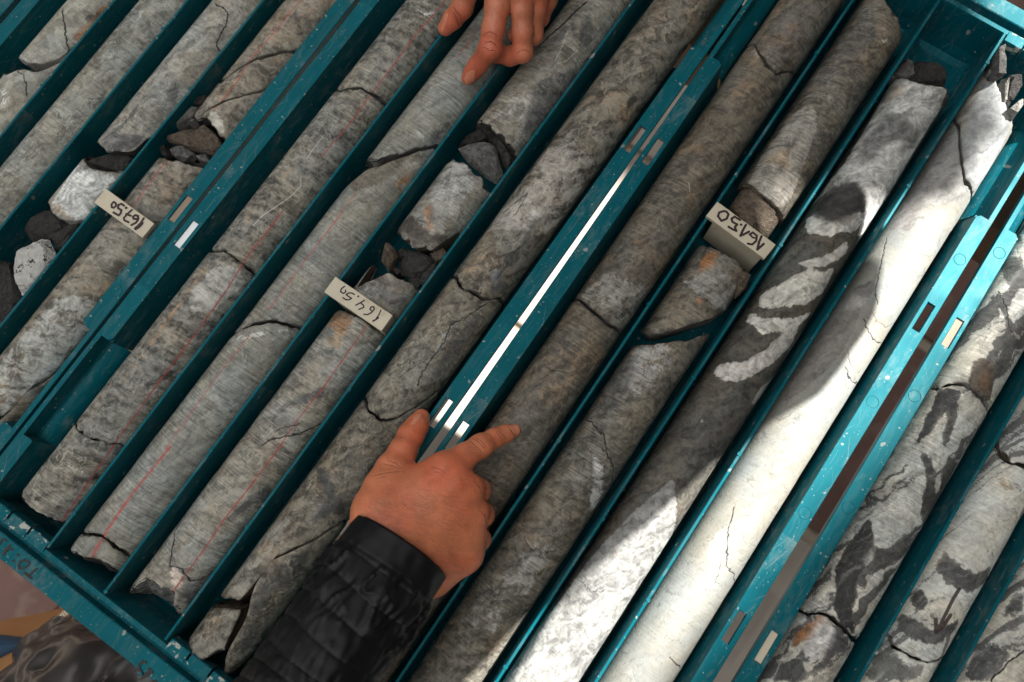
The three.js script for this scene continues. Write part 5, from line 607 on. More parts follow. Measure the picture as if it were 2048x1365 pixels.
// skin: colour and relief drawn from above in metres; creases, hairs and nails at their places on the hand
function skinMaterial(box, o) {
  const N = 1024, [x0, z0, size] = box, tx = (p) => [(p.x - x0) / size * N, (p.z - z0) / size * N], mk = () => { const c = document.createElement('canvas'); c.width = c.height = N; const x = c.getContext('2d'); x.lineCap = x.lineJoin = 'round'; return x; };
  const nail = mk(), crease = mk(), hair = mk(), flush = mk(), px = N / size;
  const path = (x, pts, close) => { x.beginPath(); pts.forEach((p, i) => { const [u, v] = tx(p); x[i ? 'lineTo' : 'moveTo'](u, v); }); if (close) x.closePath(); };
  for (const q of o.nails ?? []) { path(nail, q, true); nail.fillStyle = 'rgba(255,255,255,1)'; nail.fill(); }
  for (const q of o.creases ?? []) { path(crease, q.p); crease.strokeStyle = `rgba(255,255,255,${q.a ?? 0.6})`; crease.lineWidth = (q.w ?? 0.0006) * px; crease.stroke(); }
  for (const q of o.hairs ?? []) for (let i = 0; i < q.n; i++) { const c = q.c[Math.floor(rnd() * q.c.length)], a = q.ang + rr(-0.45, 0.45), l = rr(0.004, 0.009) * px, [u, v] = tx(c), x = u + rr(-1, 1) * q.r * px, y = v + rr(-1, 1) * q.r * px; hair.strokeStyle = `rgba(255,255,255,${rr(0.2, 0.65)})`; hair.lineWidth = rr(0.00014, 0.00026) * px; hair.beginPath(); hair.moveTo(x, y); hair.quadraticCurveTo(x + l * 0.5 * Math.cos(a + 0.2), y + l * 0.5 * Math.sin(a + 0.2), x + l * Math.cos(a - 0.2), y + l * Math.sin(a - 0.2)); hair.stroke(); }
  const D = [nail, crease, hair].map((x) => x.getImageData(0, 0, N, N).data), fl = (o.flush ?? []).map((f) => [...tx(f.c), f.r * px, f.a]);
  const col = dataTex(N, N, (x, y, c) => {
    const i = (y * N + x) * 4 + 3, n = D[0][i] / 255, k = D[1][i] / 255, hairHere = D[2][i] / 255, m = fbm(x / 46, y / 46, 4), m2 = fbm(x / 9 + 40, y / 9, 3);
    let f = 0.5 * sstep(0.45, 0.7, fbm(x / 90 + 7, y / 90 + 3, 3)); for (const q of fl) f += q[3] * Math.exp(-((x - q[0]) ** 2 + (y - q[1]) ** 2) / (q[2] * q[2])) * (0.5 + m); f = clamp(f);
    const v = 0.70 + 0.46 * m + 0.14 * m2, b = o.base ?? [0.58, 0.185, 0.088];
    let r = mix(b[0], b[0] * 0.97, f) * v, g = mix(b[1], b[1] * 0.72, f) * v, bl = mix(b[2], b[2] * 0.70, f) * v;
    r = mix(r, 0.64, n * 0.6); g = mix(g, 0.26, n * 0.6); bl = mix(bl, 0.155, n * 0.6);
    const d = 1 - 0.10 * k; r *= d; g *= 1 - 0.22 * k; bl *= 1 - 0.24 * k; r = mix(r, 0.06, hairHere * 0.62); g = mix(g, 0.032, hairHere * 0.62); bl = mix(bl, 0.022, hairHere * 0.62);   // dark hairs on the back of the hand
    c[0] = r; c[1] = g; c[2] = bl;
  }, true, false);
  const bump = dataTex(N, N, (x, y, c) => { const i = (y * N + x) * 4 + 3, w = fbm(x / 3.4, y / 3.4, 3), w2 = 1 - Math.abs(2 * vn(x / 6 + y / 30, y / 7) - 1); c[0] = c[1] = c[2] = clamp(0.66 + 0.07 * (w - 0.5) * (1 - D[0][i] / 255) - 0.07 * w2 * (1 - D[0][i] / 255) - 0.62 * D[1][i] / 255 + 0.12 * D[0][i] / 255 + 0.1 * D[2][i] / 255); }, false, false);
  return new THREE.MeshPhysicalMaterial({ map: col, bumpMap: bump, bumpScale: 0.0019, roughness: 0.45, sheen: 0.15, sheenRoughness: 0.6, sheenColor: rgb(0.6, 0.3, 0.2) });
}
function planarUV(g, [x0, z0, size]) { const p = g.attributes.position, u = new Float32Array(p.count * 2); for (let i = 0; i < p.count; i++) { u[i * 2] = (p.getX(i) - x0) / size; u[i * 2 + 1] = (p.getZ(i) - z0) / size; } g.setAttribute('uv', new THREE.BufferAttribute(u, 2)); return g; }
function bounds(list, pad) { const lo = new THREE.Vector3(9, 9, 9), hi = new THREE.Vector3(-9, -9, -9); for (const c of list) for (const [p, r] of c) { lo.min(p.clone().addScalar(-r - pad)); hi.max(p.clone().addScalar(r + pad)); } return [lo, hi]; }
function tube(path, rad, mod, NT_, NP, up = new THREE.Vector3(0, 1, 0)) {   // path(t) -> Vector3, rad(t) -> [half width, half thickness], mod(t, a) -> extra
  const P = [], U = [], I = [];
  for (let i = 0; i <= NT_; i++) {
    const t = i / NT_, c = path(t), d = path(Math.min(1, t + 0.004)).sub(path(Math.max(0, t - 0.004))).normalize(), s = new THREE.Vector3().crossVectors(d, up).normalize(), n = new THREE.Vector3().crossVectors(s, d).normalize(), [w, h] = rad(t);
    for (let j = 0; j <= NP; j++) { const a = 2 * Math.PI * j / NP, m = mod(t, a), q = c.clone().addScaledVector(s, Math.cos(a) * (w + m)).addScaledVector(n, Math.sin(a) * (h + m)); P.push(q.x, q.y, q.z); U.push(j / NP, t); }
  }
  for (let i = 0; i < NT_; i++) for (let j = 0; j < NP; j++) { const a = i * (NP + 1) + j, b = a + NP + 1; I.push(a, a + 1, b, b, a + 1, b + 1); }
  const g = new THREE.BufferGeometry(); g.setAttribute('position', new THREE.Float32BufferAttribute(P, 3)); g.setAttribute('uv', new THREE.Float32BufferAttribute(U, 2)); g.setIndex(I); g.computeVertexNormals(); return g;
}
const NYLON = new THREE.MeshPhysicalMaterial({ name: 'black_nylon', color: rgb(0.005, 0.005, 0.006), roughness: 0.48, specularIntensity: 0.5, sheen: 0.05, sheenRoughness: 0.5, sheenColor: rgb(0.06, 0.06, 0.07), side: THREE.DoubleSide });
// --- the pointing hand
const H1 = (x, y, h) => atHeight(700 + x / 5.689, 800 + y / 5.689, h), H2 = (x, y, h) => atHeight(700 + x / 5.689, 1000 + y / 5.689, h);
const person1 = thing('person', 'person in black quilted jacket and jeans pointing at a core with one forefinger', 'person');
{
  const idx = [[H1(1868, 352, 0.0045), 0.0052], [H1(1760, 392, 0.009), 0.0063], [H1(1640, 440, 0.015), 0.0070], [H1(1490, 525, 0.024), 0.0085], [H1(1300, 645, 0.032), 0.0090], [H1(1080, 800, 0.040), 0.0118]];
  const thm = [[H1(812, 200, 0.012), 0.0064], [H1(762, 300, 0.016), 0.0082], [H1(690, 410, 0.020), 0.0094], [H1(600, 590, 0.028), 0.0100], [H1(475, 800, 0.036), 0.0118], [H1(400, 1010, 0.042), 0.0150], [H2(330, 60, 0.047), 0.0165]];
  const mid = [[H1(1220, 985, 0.040), 0.0112], [H1(1370, 1010, 0.038), 0.0094], [H1(1448, 1038, 0.025), 0.0090], [H1(1420, 1075, 0.010), 0.0082], [H1(1310, 1110, 0.004), 0.0072]];
  const rng = [[H2(1280, 70, 0.037), 0.0112], [H2(1430, 130, 0.033), 0.0090], [H2(1498, 170, 0.020), 0.0087], [H2(1470, 200, 0.007), 0.0076], [H2(1350, 230, 0.003), 0.0070]];
  const pnk = [[H2(1260, 340, 0.031), 0.0108], [H2(1410, 410, 0.025), 0.0086], [H2(1470, 450, 0.015), 0.0080], [H2(1440, 470, 0.004), 0.0068], [H2(1330, 480, 0.002), 0.0064]];
  const bones = [
    [[H1(1080, 800, 0.040), 0.0120], [H2(330, 210, 0.052), 0.0160]], [[H1(1235, 985, 0.0405), 0.0122], [H2(470, 400, 0.056), 0.0170]], [[H2(1300, 60, 0.0375), 0.0122], [H2(660, 600, 0.055), 0.0170]], [[H2(1300, 330, 0.031), 0.0118], [H2(840, 780, 0.048), 0.0150]],
    [[H2(1300, 330, 0.029), 0.0120], [H2(1290, 610, 0.030), 0.0130], [H2(960, 860, 0.040), 0.0140]], [[H1(560, 990, 0.034), 0.0110], [H1(820, 1010, 0.036), 0.0120], [H1(1000, 1120, 0.034), 0.0140]],
    [[H1(900, 1200, 0.040), 0.0150], [H2(1050, 260, 0.036), 0.0150]],
    [[H2(330, 210, 0.050), 0.0160], [H2(230, 560, 0.053), 0.0150], [H2(0, 1000, 0.060), 0.0150]], [[H2(520, 500, 0.053), 0.0180], [H2(360, 760, 0.054), 0.0170], [H2(130, 1150, 0.062), 0.0170]], [[H2(800, 740, 0.048), 0.0150], [H2(560, 900, 0.052), 0.0150], [H2(300, 1250, 0.060), 0.0150]],
  ];
  const tendon = bones.slice(0, 4).map((c) => chainField(c.map(([p, r], i) => [p.clone().add(new THREE.Vector3(0, r - (i ? 0.0030 : 0.0008), 0)), i ? 0.0012 : 0.0026])));
  const pf = bones.map(chainField), fs = [idx, thm, mid, rng, pnk].map(chainField), kb = [0.008, 0.009, 0.0035, 0.0035, 0.0035];
  const field = (x, y, z) => {
    let p = pf[0](x, y, z, 0.008); for (let i = 1; i < pf.length; i++) p = smin(p, pf[i](x, y, z, 0.008), 0.014);
    for (const f of tendon) p = smin(p, f(x, y, z, 0.003), 0.005);
    let d = p; for (let i = 0; i < 5; i++) { const f = fs[i](x, y, z, 0.004); d = Math.min(d, smin(p, f, kb[i])); }
    return d;
  };
  const [lo, hi] = bounds([idx, thm, mid, rng, pnk, ...bones], 0.004), box = [lo.x, lo.z, Math.max(hi.x - lo.x, hi.z - lo.z)], g = planarUV(meshField(field, lo, hi, 0.0021), box);
  const cr = (w, a, ...v) => { const p = []; for (let i = 0; i < v.length; i += 2) p.push(H1(v[i], v[i + 1], 0.03)); return { p, w, a }; };
  const hc = []; for (let i = 0; i < 60; i++) hc.push(H1(rr(250, 1200), rr(1000, 1350), 0.055)); for (let i = 0; i < 90; i++) hc.push(H2(rr(200, 1250), rr(0, 800), 0.055));
  const lift = (h, ...v) => { const p = []; for (let i = 0; i < v.length; i += 2) p.push(H1(v[i], v[i + 1], h)); return p; };
  const mat = skinMaterial(box, {
    nails: [lift(0.009, 1805, 290, 1870, 275, 1925, 300, 1942, 350, 1925, 395, 1885, 412, 1850, 370), lift(0.019, 745, 175, 790, 145, 815, 165, 800, 220, 755, 285, 715, 290, 712, 250)],
    creases: [cr(0.0006, 0.7, 1400, 440, 1470, 480, 1540, 555), cr(0.0005, 0.5, 1430, 425, 1510, 475, 1560, 540), cr(0.0005, 0.5, 1385, 480, 1460, 545, 1500, 600), cr(0.0004, 0.4, 1690, 335, 1740, 380, 1770, 430), cr(0.0004, 0.35, 1660, 350, 1710, 400, 1740, 450), cr(0.0006, 0.55, 1800, 290, 1845, 345, 1870, 400), cr(0.0005, 0.5, 530, 430, 600, 425, 650, 440), cr(0.0004, 0.4, 510, 460, 580, 455, 640, 480), cr(0.0005, 0.5, 480, 700, 570, 730, 640, 790), cr(0.0005, 0.4, 440, 740, 540, 760, 610, 790), cr(0.0006, 0.45, 300, 880, 430, 850, 560, 830, 660, 820), cr(0.0004, 0.4, 320, 960, 400, 900, 460, 880), cr(0.0004, 0.4, 980, 780, 1060, 800, 1130, 850), cr(0.0004, 0.35, 1010, 830, 1080, 850, 1120, 890), cr(0.0005, 0.5, 1440, 940, 1500, 1000, 1520, 1080), cr(0.0005, 0.5, 1490, 1250, 1550, 1320, 1560, 1400)],
    hairs: [{ c: hc, r: 0.003, ang: 0.55, n: 620 }, { c: [H1(1460, 980, 0.04), H1(1440, 950, 0.04), H1(1400, 640, 0.04), H1(1340, 560, 0.04)], r: 0.004, ang: 0.4, n: 40 }],
    flush: [{ c: H1(1050, 830, 0.05), r: 0.014, a: 0.7 }, { c: H1(760, 480, 0.03), r: 0.016, a: 0.6 }, { c: H1(830, 330, 0.025), r: 0.010, a: 0.6 }, { c: H1(1300, 1080, 0.05), r: 0.012, a: 0.4 }, { c: H2(1330, 80, 0.05), r: 0.012, a: 0.35 }],
  });
  part('hand', g, mat, person1);
  // quilted sleeve, from the cuff to the elbow and up to the shoulder
  const A = H2(545, 590, 0.058), Bp = atHeight(615, 1365, 0.084), Ep = atHeight(300, 1820, 0.14), path = (t) => { const q = t * 1.25 - 0.02; if (q < 0.4) return A.clone().lerp(Bp, q / 0.4); return Bp.clone().lerp(Ep, (q - 0.4) / 0.85); }, len = A.distanceTo(Bp) / 0.4;
  const sl = tube(path, (t) => { const s = t * 1.25 * len; return [mix(0.0366, 0.0372, sstep(0, 0.03, s)), mix(0.0312, 0.035, sstep(0, 0.06, s))]; }, (t, a) => {
    const s = t * 1.25 * len, cuff = sstep(0.021, 0.026, s), q = (s - 0.024) / 0.0185 + 0.09 * Math.sin(a * 2 + 1) + 0.16 * (vn(a * 1.5, s * 20) - 0.5), ph = Math.abs(Math.sin(Math.PI * q)), puff = Math.pow(ph, 0.32);
    const fold = 1 - Math.abs(2 * vn(a * 6 + s * 40, s * 45 - a * 1.5) - 1), near = sstep(0.016, 0.026, s) * (1 - sstep(0.050, 0.075, s)), wr = 0.0016 * Math.pow(1 - Math.abs(2 * vn(a * 7 - s * 35, s * 30 + a * 2) - 1), 3) + (vn(a * 3.2 - s * 30, s * 24) - 0.5) * 0.0022 + (vn(a * 14, s * 150) - 0.5) * 0.0007;
    return cuff * (puff * 0.0019 - 0.0013) + near * (0.0030 * Math.pow(fold, 3) - 0.0006) + wr * cuff * 0.8 + 0.0011 * (vn(a * 6, s * 110) - 0.5) + 0.0016 * (vn(a * 2.3 + 7, s * 30) - 0.5) - 0.0004 * sstep(0.019, 0.0205, s) * (1 - sstep(0.021, 0.0225, s)) - (s < 0.0008 ? 0.003 : 0);
  }, 420, 150);
  part('jacket_sleeve', sl, NYLON, person1);
  // jacket body, shirt and jeans, glimpsed past the tray's end
  const tc = (h, dx = 0, dz = 0) => { const c = atHeight(335, 1482, -0.2); c.y = TOP + h; c.x += dx; c.z += dz; return c; };
  const jk = tube((t) => tc(mix(-0.20, 0.42, t), mix(0, -0.16, t), mix(0, 0.42, t)), (t) => [mix(0.162, 0.10, sstep(0, 0.3, t)), mix(0.154, 0.095, sstep(0, 0.3, t))], (t, a) => 0.014 * (vn(a * 4, t * 22) - 0.5) + 0.010 * (vn(a * 9 + t * 19, t * 50 - a * 5) - 0.5) + 0.011 * (1 - Math.abs(2 * vn(a * 7 - t * 13, t * 20 + a * 4) - 1)) * sstep(0.02, 0.1, t) + (t < 0.012 ? 0.004 : 0), 150, 200, new THREE.Vector3(0, 0, -1));
  part('jacket_body', jk, new THREE.MeshPhysicalMaterial({ color: rgb(0.035, 0.030, 0.028), roughness: 0.27, sheen: 0.2, sheenColor: rgb(0.2, 0.16, 0.12), side: THREE.DoubleSide }), person1);
  const ZIP = new THREE.MeshStandardMaterial({ color: rgb(0.32, 0.27, 0.20), roughness: 0.38, metalness: 0.85 }), zg = [];
  for (let i = 0; i < 420; i++) { const a = Math.PI * 2 * i / 420, c = tc(-0.198), b = new THREE.BoxGeometry(0.0055, 0.002, 0.0014); b.rotateY(-a); b.translate(c.x + Math.cos(a) * 0.163, c.y, c.z + Math.sin(a) * 0.155); zg.push(b); }
  part('zip_teeth', mergeGeometries(zg), ZIP, person1);
  const crv = (h, ...v) => { const p = []; for (let i = 0; i < v.length; i += 2) p.push(atHeight(v[i], v[i + 1], h)); return new THREE.CatmullRomCurve3(p).getPoints(40); };
  const shRows = [crv(-0.31, -90, 1275, 0, 1243, 60, 1231, 115, 1219, 180, 1203), crv(-0.25, -90, 1290, 0, 1258, 60, 1245, 125, 1230, 190, 1212), crv(-0.20, -80, 1335, 10, 1300, 80, 1272, 145, 1245, 205, 1225), crv(-0.17, -60, 1400, 40, 1350, 110, 1310, 170, 1275, 220, 1250)];
  part('shirt', loft(shRows.map((r, k) => r.map((p, i) => [p.x, p.y + 0.004 * (vn(i * 0.25, k * 1.3) - 0.5), p.z]))), new THREE.MeshStandardMaterial({ color: rgb(0.36, 0.17, 0.06), roughness: 0.9, side: THREE.DoubleSide }), person1);
  const jm = dataTex(256, 256, (x, y, o) => { const w = 0.6 + 0.5 * fbm(x / 30, y / 30, 4) + 0.25 * (NT[(y & 255) * 256 + (x & 255)] - 0.5); o[0] = 0.028 * w; o[1] = 0.07 * w; o[2] = 0.13 * w; });
  const hp = [atHeight(-120, 1312, -0.19), atHeight(48, 1288, -0.205)];
  part('jeans_waist', boxUV(tube((t) => hp[0].clone().lerp(hp[1], t), (t) => [0.017 * (1 - 0.7 * t * t), 0.016], (t, a) => 0.0012 * (vn(a * 4, t * 9) - 0.5), 24, 30), 0.2), new THREE.MeshStandardMaterial({ map: jm, roughness: 0.9, side: THREE.DoubleSide }), person1);
  for (const s of [-1, 1]) { const lg = tube((t) => tc(mix(-0.85, -0.24, t), -0.01 + s * 0.05, 0.05 + s * 0.07), (t) => [mix(0.07, 0.075, t), mix(0.07, 0.075, t)], (t, a) => 0.006 * (vn(a * 4 + s, t * 9) - 0.5), 30, 40, new THREE.Vector3(0, 0, -1)); part('jeans_leg', boxUV(lg, 0.2), new THREE.MeshStandardMaterial({ map: jm, roughness: 0.9, side: THREE.DoubleSide }), person1); }
}
// --- the second hand, from beyond the far side
const person2 = thing('person', 'person reaching in beyond the tray ends with bent forefinger on a red-lined core', 'person');
{
  const K = (x, y, h) => atHeight(840 + x / 6.827, y / 6.827, h);
  const idx = [[K(655, 1065, 0.003), 0.0057], [K(725, 975, 0.008), 0.0066], [K(790, 890, 0.014), 0.0073], [K(955, 670, 0.031), 0.0089], [K(1000, 400, 0.040), 0.0087], [K(1055, 80, 0.047), 0.0095], [K(1085, -220, 0.052), 0.0118]];
  const thm = [[K(345, 385, 0.008), 0.0064], [K(450, 260, 0.015), 0.0078], [K(570, 110, 0.025), 0.0086], [K(650, -160, 0.036), 0.0094], [K(720, -520, 0.046), 0.0130], [K(900, -800, 0.056), 0.0160]];
  const mid = [[K(1380, -230, 0.052), 0.0118], [K(1390, 120, 0.043), 0.0086], [K(1400, 430, 0.033), 0.0080], [K(1400, 715, 0.021), 0.0079], [K(1230, 765, 0.013), 0.0075], [K(1050, 730, 0.010), 0.0070], [K(960, 640, 0.010), 0.0062]];
  const rng = [[K(1600, -230, 0.047), 0.0112], [K(1580, 120, 0.036), 0.0080], [K(1545, 480, 0.021), 0.0076], [K(1420, 560, 0.012), 0.0070], [K(1300, 480, 0.012), 0.0064]];
  const pnk = [[K(1780, -260, 0.040), 0.0104], [K(1740, 0, 0.030), 0.0074], [K(1640, 250, 0.018), 0.0068], [K(1500, 300, 0.014), 0.0062]];
  const bones = [[[K(1085, -220, 0.052), 0.0120], [K(1150, -850, 0.066), 0.0150]], [[K(1380, -230, 0.052), 0.0122], [K(1300, -850, 0.068), 0.0155]], [[K(1600, -230, 0.047), 0.0118], [K(1450, -850, 0.066), 0.0155]], [[K(1780, -260, 0.040), 0.0110], [K(1580, -850, 0.060), 0.0145]], [[K(900, -500, 0.050), 0.012], [K(1200, -500, 0.050), 0.014]], [[K(1240, -850, 0.066), 0.020], [K(1260, -1100, 0.075), 0.022], [K(1330, -1900, 0.095), 0.028]], [[K(1450, -850, 0.064), 0.020], [K(1460, -1100, 0.072), 0.022], [K(1500, -1900, 0.093), 0.028]]];
  const pf = bones.map(chainField), fs = [idx, thm, mid, rng, pnk].map(chainField);
  const field = (x, y, z) => { let p = pf[0](x, y, z, 0.008); for (let i = 1; i < pf.length; i++) p = smin(p, pf[i](x, y, z, 0.008), 0.014); let d = p; for (let i = 0; i < 5; i++) d = Math.min(d, smin(p, fs[i](x, y, z, 0.004), i === 1 ? 0.012 : 0.006)); return d; };
  const [lo, hi] = bounds([idx, thm, mid, rng, pnk, ...bones], 0.004), box = [lo.x, lo.z, Math.max(hi.x - lo.x, hi.z - lo.z)], g = planarUV(meshField(field, lo, hi, 0.0023), box);
  const cr = (w, a, ...v) => { const p = []; for (let i = 0; i < v.length; i += 2) p.push(K(v[i], v[i + 1], 0.035)); return { p, w, a }; }, lift = (h, ...v) => { const p = []; for (let i = 0; i < v.length; i += 2) p.push(K(v[i], v[i + 1], h)); return p; };
  const mat = skinMaterial(box, {
    base: [0.52, 0.17, 0.088], nails: [lift(0.007, 600, 1075, 640, 1040, 720, 1045, 770, 1060, 740, 1110, 680, 1140, 620, 1130), lift(0.014, 280, 360, 360, 250, 400, 290, 370, 370, 300, 420)],
    creases: [cr(0.0005, 0.5, 870, 560, 960, 550, 1070, 580), cr(0.0006, 0.6, 900, 640, 980, 640, 1050, 665), cr(0.0005, 0.5, 880, 690, 960, 735, 1030, 720), cr(0.0005, 0.5, 720, 940, 790, 970, 850, 960), cr(0.0006, 0.6, 460, 80, 490, 130, 550, 160), cr(0.0005, 0.5, 440, 110, 490, 170, 540, 190), cr(0.0005, 0.4, 1310, 660, 1400, 640, 1500, 640), cr(0.0006, 0.5, 640, 1040, 710, 1030, 770, 1060)],
    flush: [{ c: K(960, 690, 0.04), r: 0.012, a: 0.5 }, { c: K(700, 1000, 0.01), r: 0.014, a: 0.9 }, { c: K(520, 350, 0.02), r: 0.012, a: 0.8 }, { c: K(1200, 770, 0.02), r: 0.012, a: 0.7 }],
    hairs: [{ c: [K(1050, 300, 0.045), K(1400, 200, 0.045), K(1100, 0, 0.05)], r: 0.008, ang: 1.2, n: 30 }],
  });
  part('hand', g, mat, person2);
  const A = K(1360, -1150, 0.074), Bp = K(1420, -2600, 0.13);
  part('jacket_sleeve', tube((t) => A.clone().lerp(Bp, t), (t) => [0.042, 0.038], (t, a) => 0.004 * (vn(a * 3, t * 14) - 0.5), 60, 60), new THREE.MeshStandardMaterial({ color: rgb(0.05, 0.055, 0.07), roughness: 0.7, side: THREE.DoubleSide }), person2);
}
// ------------------------------------------------------------------ ground, trestle, and what shades the trays
{
  const gm = dataTex(512, 512, (x, y, o) => { const m = fbm(x / 60, y / 60, 5), s = sstep(0.6, 0.75, fbm(x / 20 + 30, y / 20, 4)), v = 0.7 + 0.6 * m; o[0] = mix(0.15, 0.22, s * 0.5) * v; o[1] = mix(0.082, 0.15, s * 0.5) * v; o[2] = mix(0.066, 0.12, s * 0.5) * v; });
  const PAV = new THREE.MeshStandardMaterial({ map: gm, roughness: 0.9 });
  const sm = dataTex(256, 256, (x, y, o) => { const v = 0.75 + 0.5 * fbm(x / 12, y / 12, 4); o[0] = 0.42 * v; o[1] = 0.35 * v; o[2] = 0.27 * v; });
  const gr = new THREE.Group(); gr.name = 'ground'; gr.userData.kind = 'structure'; scene.add(gr);
  part('sand_bed', boxUV(new THREE.BoxGeometry(14, 0.1, 14).translate(0, -0.062, 0), 0.5), new THREE.MeshStandardMaterial({ map: sm, roughness: 0.95 }), gr);
  const th = 0.95, S = 0.40, J = 0.022; gr.rotation.y = 0; const PALE = PAV.clone(); PALE.map = dataTex(512, 512, (x, y, o) => { const v = 0.75 + 0.5 * fbm(x / 50, y / 50, 5); o[0] = 0.40 * v; o[1] = 0.35 * v; o[2] = 0.30 * v; });
  for (let i = -9; i <= 9; i++) for (let j = -8; j <= 8; j++) {
    const m = part('paver', boxUV(new RoundedBoxGeometry(S - J, 0.04, S - J, 1, 0.004), 0.6, rnd(), rnd()), PAV, gr); m.position.set((i * S) * Math.cos(th) + (j + (i % 2) * 0.5) * S * Math.sin(th) + 0.05, -0.02 + rr(-0.001, 0.001), -(i * S) * Math.sin(th) + (j + (i % 2) * 0.5) * S * Math.cos(th)); m.rotation.y = th; if (m.position.x > -0.5 && m.position.x < 0.4 && m.position.z < 0.35) m.material = PALE;
  }
}
{
  const wm = dataTex(128, 512, (x, y, o) => { const v = 0.6 + 0.5 * fbm(x / 5, y / 90, 4); o[0] = 0.26 * v; o[1] = 0.17 * v; o[2] = 0.10 * v; }), WOOD = new THREE.MeshStandardMaterial({ map: wm, roughness: 0.8 });
  ['near', 'far'].forEach((w, k) => {
    const t = TR.B, v = VC + (k ? -0.30 : 0.30), r = thing('trestle', k ? 'wooden trestle under the trays on the upper hand\'s side' : 'wooden trestle under the trays on the sleeve\'s side', 'trestle'), c = trayWorld(t, 0, v, -TOP); r.position.copy(c); r.rotation.y = -t.th;
    part('beam', boxUV(new RoundedBoxGeometry(2.0, 0.07, 0.06, 2, 0.003).translate(-0.15, TOP + BASE - 0.0365, 0), 0.3), WOOD, r);
    for (const x of [-1.0, 0.7]) for (const s of [-1, 1]) { const g = new RoundedBoxGeometry(0.05, 0.80, 0.04, 2, 0.003); g.rotateX(s * 0.22); g.translate(x, 0.376, s * 0.085); part('leg', boxUV(g, 0.3), WOOD, r); }
  });
}
{
  // unseen roof added to shape the sun: gaps between sheets leave a lit band
  const RO = new THREE.MeshStandardMaterial({ color: rgb(0.13, 0.11, 0.09), roughness: 0.85 }), up = 4.4, k = up / SUN.y;
  const sheet = (p1, p2, side, l0, l1, wid) => { const p = atHeight(...p1, 0), q = atHeight(...p2, 0), d = q.clone().sub(p).normalize(), n = new THREE.Vector3(-d.z, 0, d.x).multiplyScalar(side); return [[l0, 0], [l1, 0], [l1, wid], [l0, wid]].map(([a, b]) => new THREE.Vector3(p.x + d.x * a + n.x * b + SUN.x * k, TOP + up, p.z + d.z * a + n.z * b + SUN.z * k)); };
  const root = thing('added_shelter', 'added unseen roof whose sheets shade the trays and leave sunlit gaps', 'added_shelter');
  const post = (p) => part('post', new THREE.CylinderGeometry(0.05, 0.05, p.y, 12).translate(p.x, p.y / 2, p.z), RO, root);
  const slab = (pts) => { const g = new THREE.BufferGeometry(), P = []; for (const y of [0, 0.04]) for (const p of pts) P.push(p.x, p.y + y, p.z); g.setAttribute('position', new THREE.Float32BufferAttribute(P, 3)); g.setIndex([0, 1, 2, 0, 2, 3, 4, 6, 5, 4, 7, 6, 0, 5, 1, 0, 4, 5, 1, 6, 2, 1, 5, 6, 2, 7, 3, 2, 6, 7, 3, 4, 0, 3, 7, 4]); const q = g.toNonIndexed(); q.computeVertexNormals(); part('added_roof_sheet', q, RO, root); };
  const a = sheet([1390, 560], [1900, 135], -1, -3, 0.33, 2.6), a2 = sheet([1390, 560], [1900, 135], -1, 0.93, 3, 2.6), b = sheet([1545, 1165], [1880, 800], 1, -3, 3, 2.2);
  const c = [[1430, 332], [1930, 388], [2010, 240], [1960, -60], [1500, -60]].map(([x, y]) => { const p = atHeight(x, y, 0); return p.addScaledVector(SUN, 2.6); });  // unseen panel added only to shade the heads of the lit cores
  { const g = new THREE.BufferGeometry(); g.setAttribute('position', new THREE.Float32BufferAttribute([...c, ...c.map((p) => p.clone().setY(p.y + 0.01))].flatMap((p) => [p.x, p.y, p.z]), 3)); const ix = [0, 1, 2, 0, 2, 3, 0, 3, 4, 5, 7, 6, 5, 8, 7, 5, 9, 8]; for (let i = 0; i < 5; i++) { const j = (i + 1) % 5; ix.push(i, i + 5, j, j, i + 5, j + 5); } g.setIndex(ix); const q = g.toNonIndexed(); q.computeVertexNormals(); part('added_shade_panel', q, RO, root); part('shade_panel_rod', new THREE.CylinderGeometry(0.008, 0.008, up - (c[2].y - TOP), 8).translate(c[2].x, (c[2].y + TOP + up) / 2, c[2].z), RO, root); }
  slab(a); slab(a2); slab(b); post(a2[2].clone()); post(a2[1].clone()); post(a[3].clone()); post(a[2].clone()); post(b[3].clone()); post(b[2].clone());
}
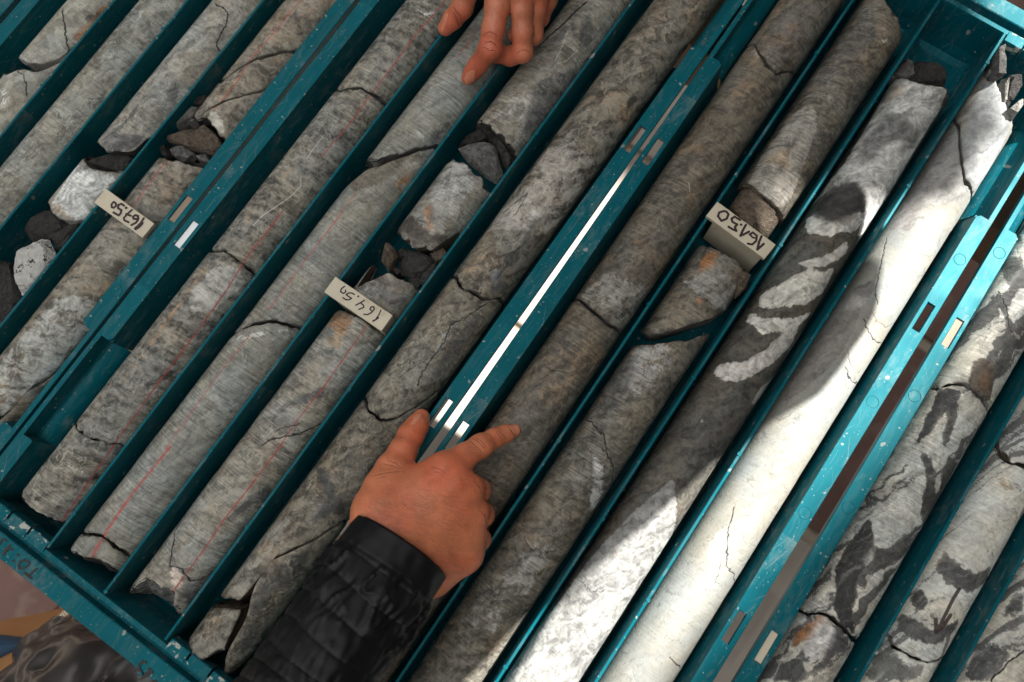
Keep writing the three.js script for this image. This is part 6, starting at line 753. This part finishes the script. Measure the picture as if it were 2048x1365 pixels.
{
  // the person beside the sunlit tray whose arm and back throw the sharp-edged shadow
  const p3 = thing('person', 'person in dark clothes leaning over from beyond the sunlit white core, one hand out', 'person'), at = (x, y, t) => { const p = atHeight(x, y, -0.004); return p.addScaledVector(SUN, t); };
  const ch = [
    [[at(1690, 420, 0.56), 0.0195], [at(1688, 520, 0.57), 0.0235], [at(1640, 605, 0.59), 0.034], [at(1540, 680, 0.62), 0.050], [at(1420, 720, 0.66), 0.062]],
    [[at(1290, 560, 0.80), 0.085], [at(1310, 520, 0.82), 0.078]],
    [[at(1328, 709, 0.70), 0.085], [at(1172, 787, 0.76), 0.100], [at(990, 935, 0.82), 0.100], [at(721, 1164, 0.92), 0.100], [at(480, 1380, 1.02), 0.11]],
    [[at(1250, 650, 0.72), 0.07], [at(1130, 620, 0.85), 0.055], [at(1050, 660, 1.0), 0.05]],
  ], f = ch.map(chainField), field = (x, y, z) => { let d = f[0](x, y, z, 0.02); for (let i = 1; i < f.length; i++) d = smin(d, f[i](x, y, z, 0.02), 0.03); return d; };
  const [lo, hi] = bounds(ch, 0.02), g = meshField(field, lo, hi, 0.012);
  part('body', g, new THREE.MeshStandardMaterial({ color: rgb(0.05, 0.05, 0.06), roughness: 0.8 }), p3);
}

{
  // unseen wall added parallel to the trays to keep skylight off that side
  const t = TR.D, W = thing('added_wall', 'added unseen brown wall blocking skylight beyond the zebra banded cores', 'wall'), c = trayWorld(t, 1.35, -0.3, -TOP); W.position.copy(c); W.rotation.y = -t.th;
  const wm = dataTex(256, 256, (x, y, o) => { const v = 0.7 + 0.6 * fbm(x / 40, y / 40, 5, 0.6); o[0] = 0.13 * v; o[1] = 0.105 * v; o[2] = 0.085 * v; });
  part('wall_slab', boxUV(new THREE.BoxGeometry(0.25, 3.0, 7).translate(0, 1.5, 0), 1.2), new THREE.MeshStandardMaterial({ map: wm, roughness: 0.95 }), W);
  part('plinth', boxUV(new THREE.BoxGeometry(0.31, 0.3, 7.02).translate(0, 0.15, 0), 1.2), new THREE.MeshStandardMaterial({ map: wm, roughness: 0.95, color: rgb(0.7, 0.7, 0.7) }), W);
}
renderer.render(scene, camera);
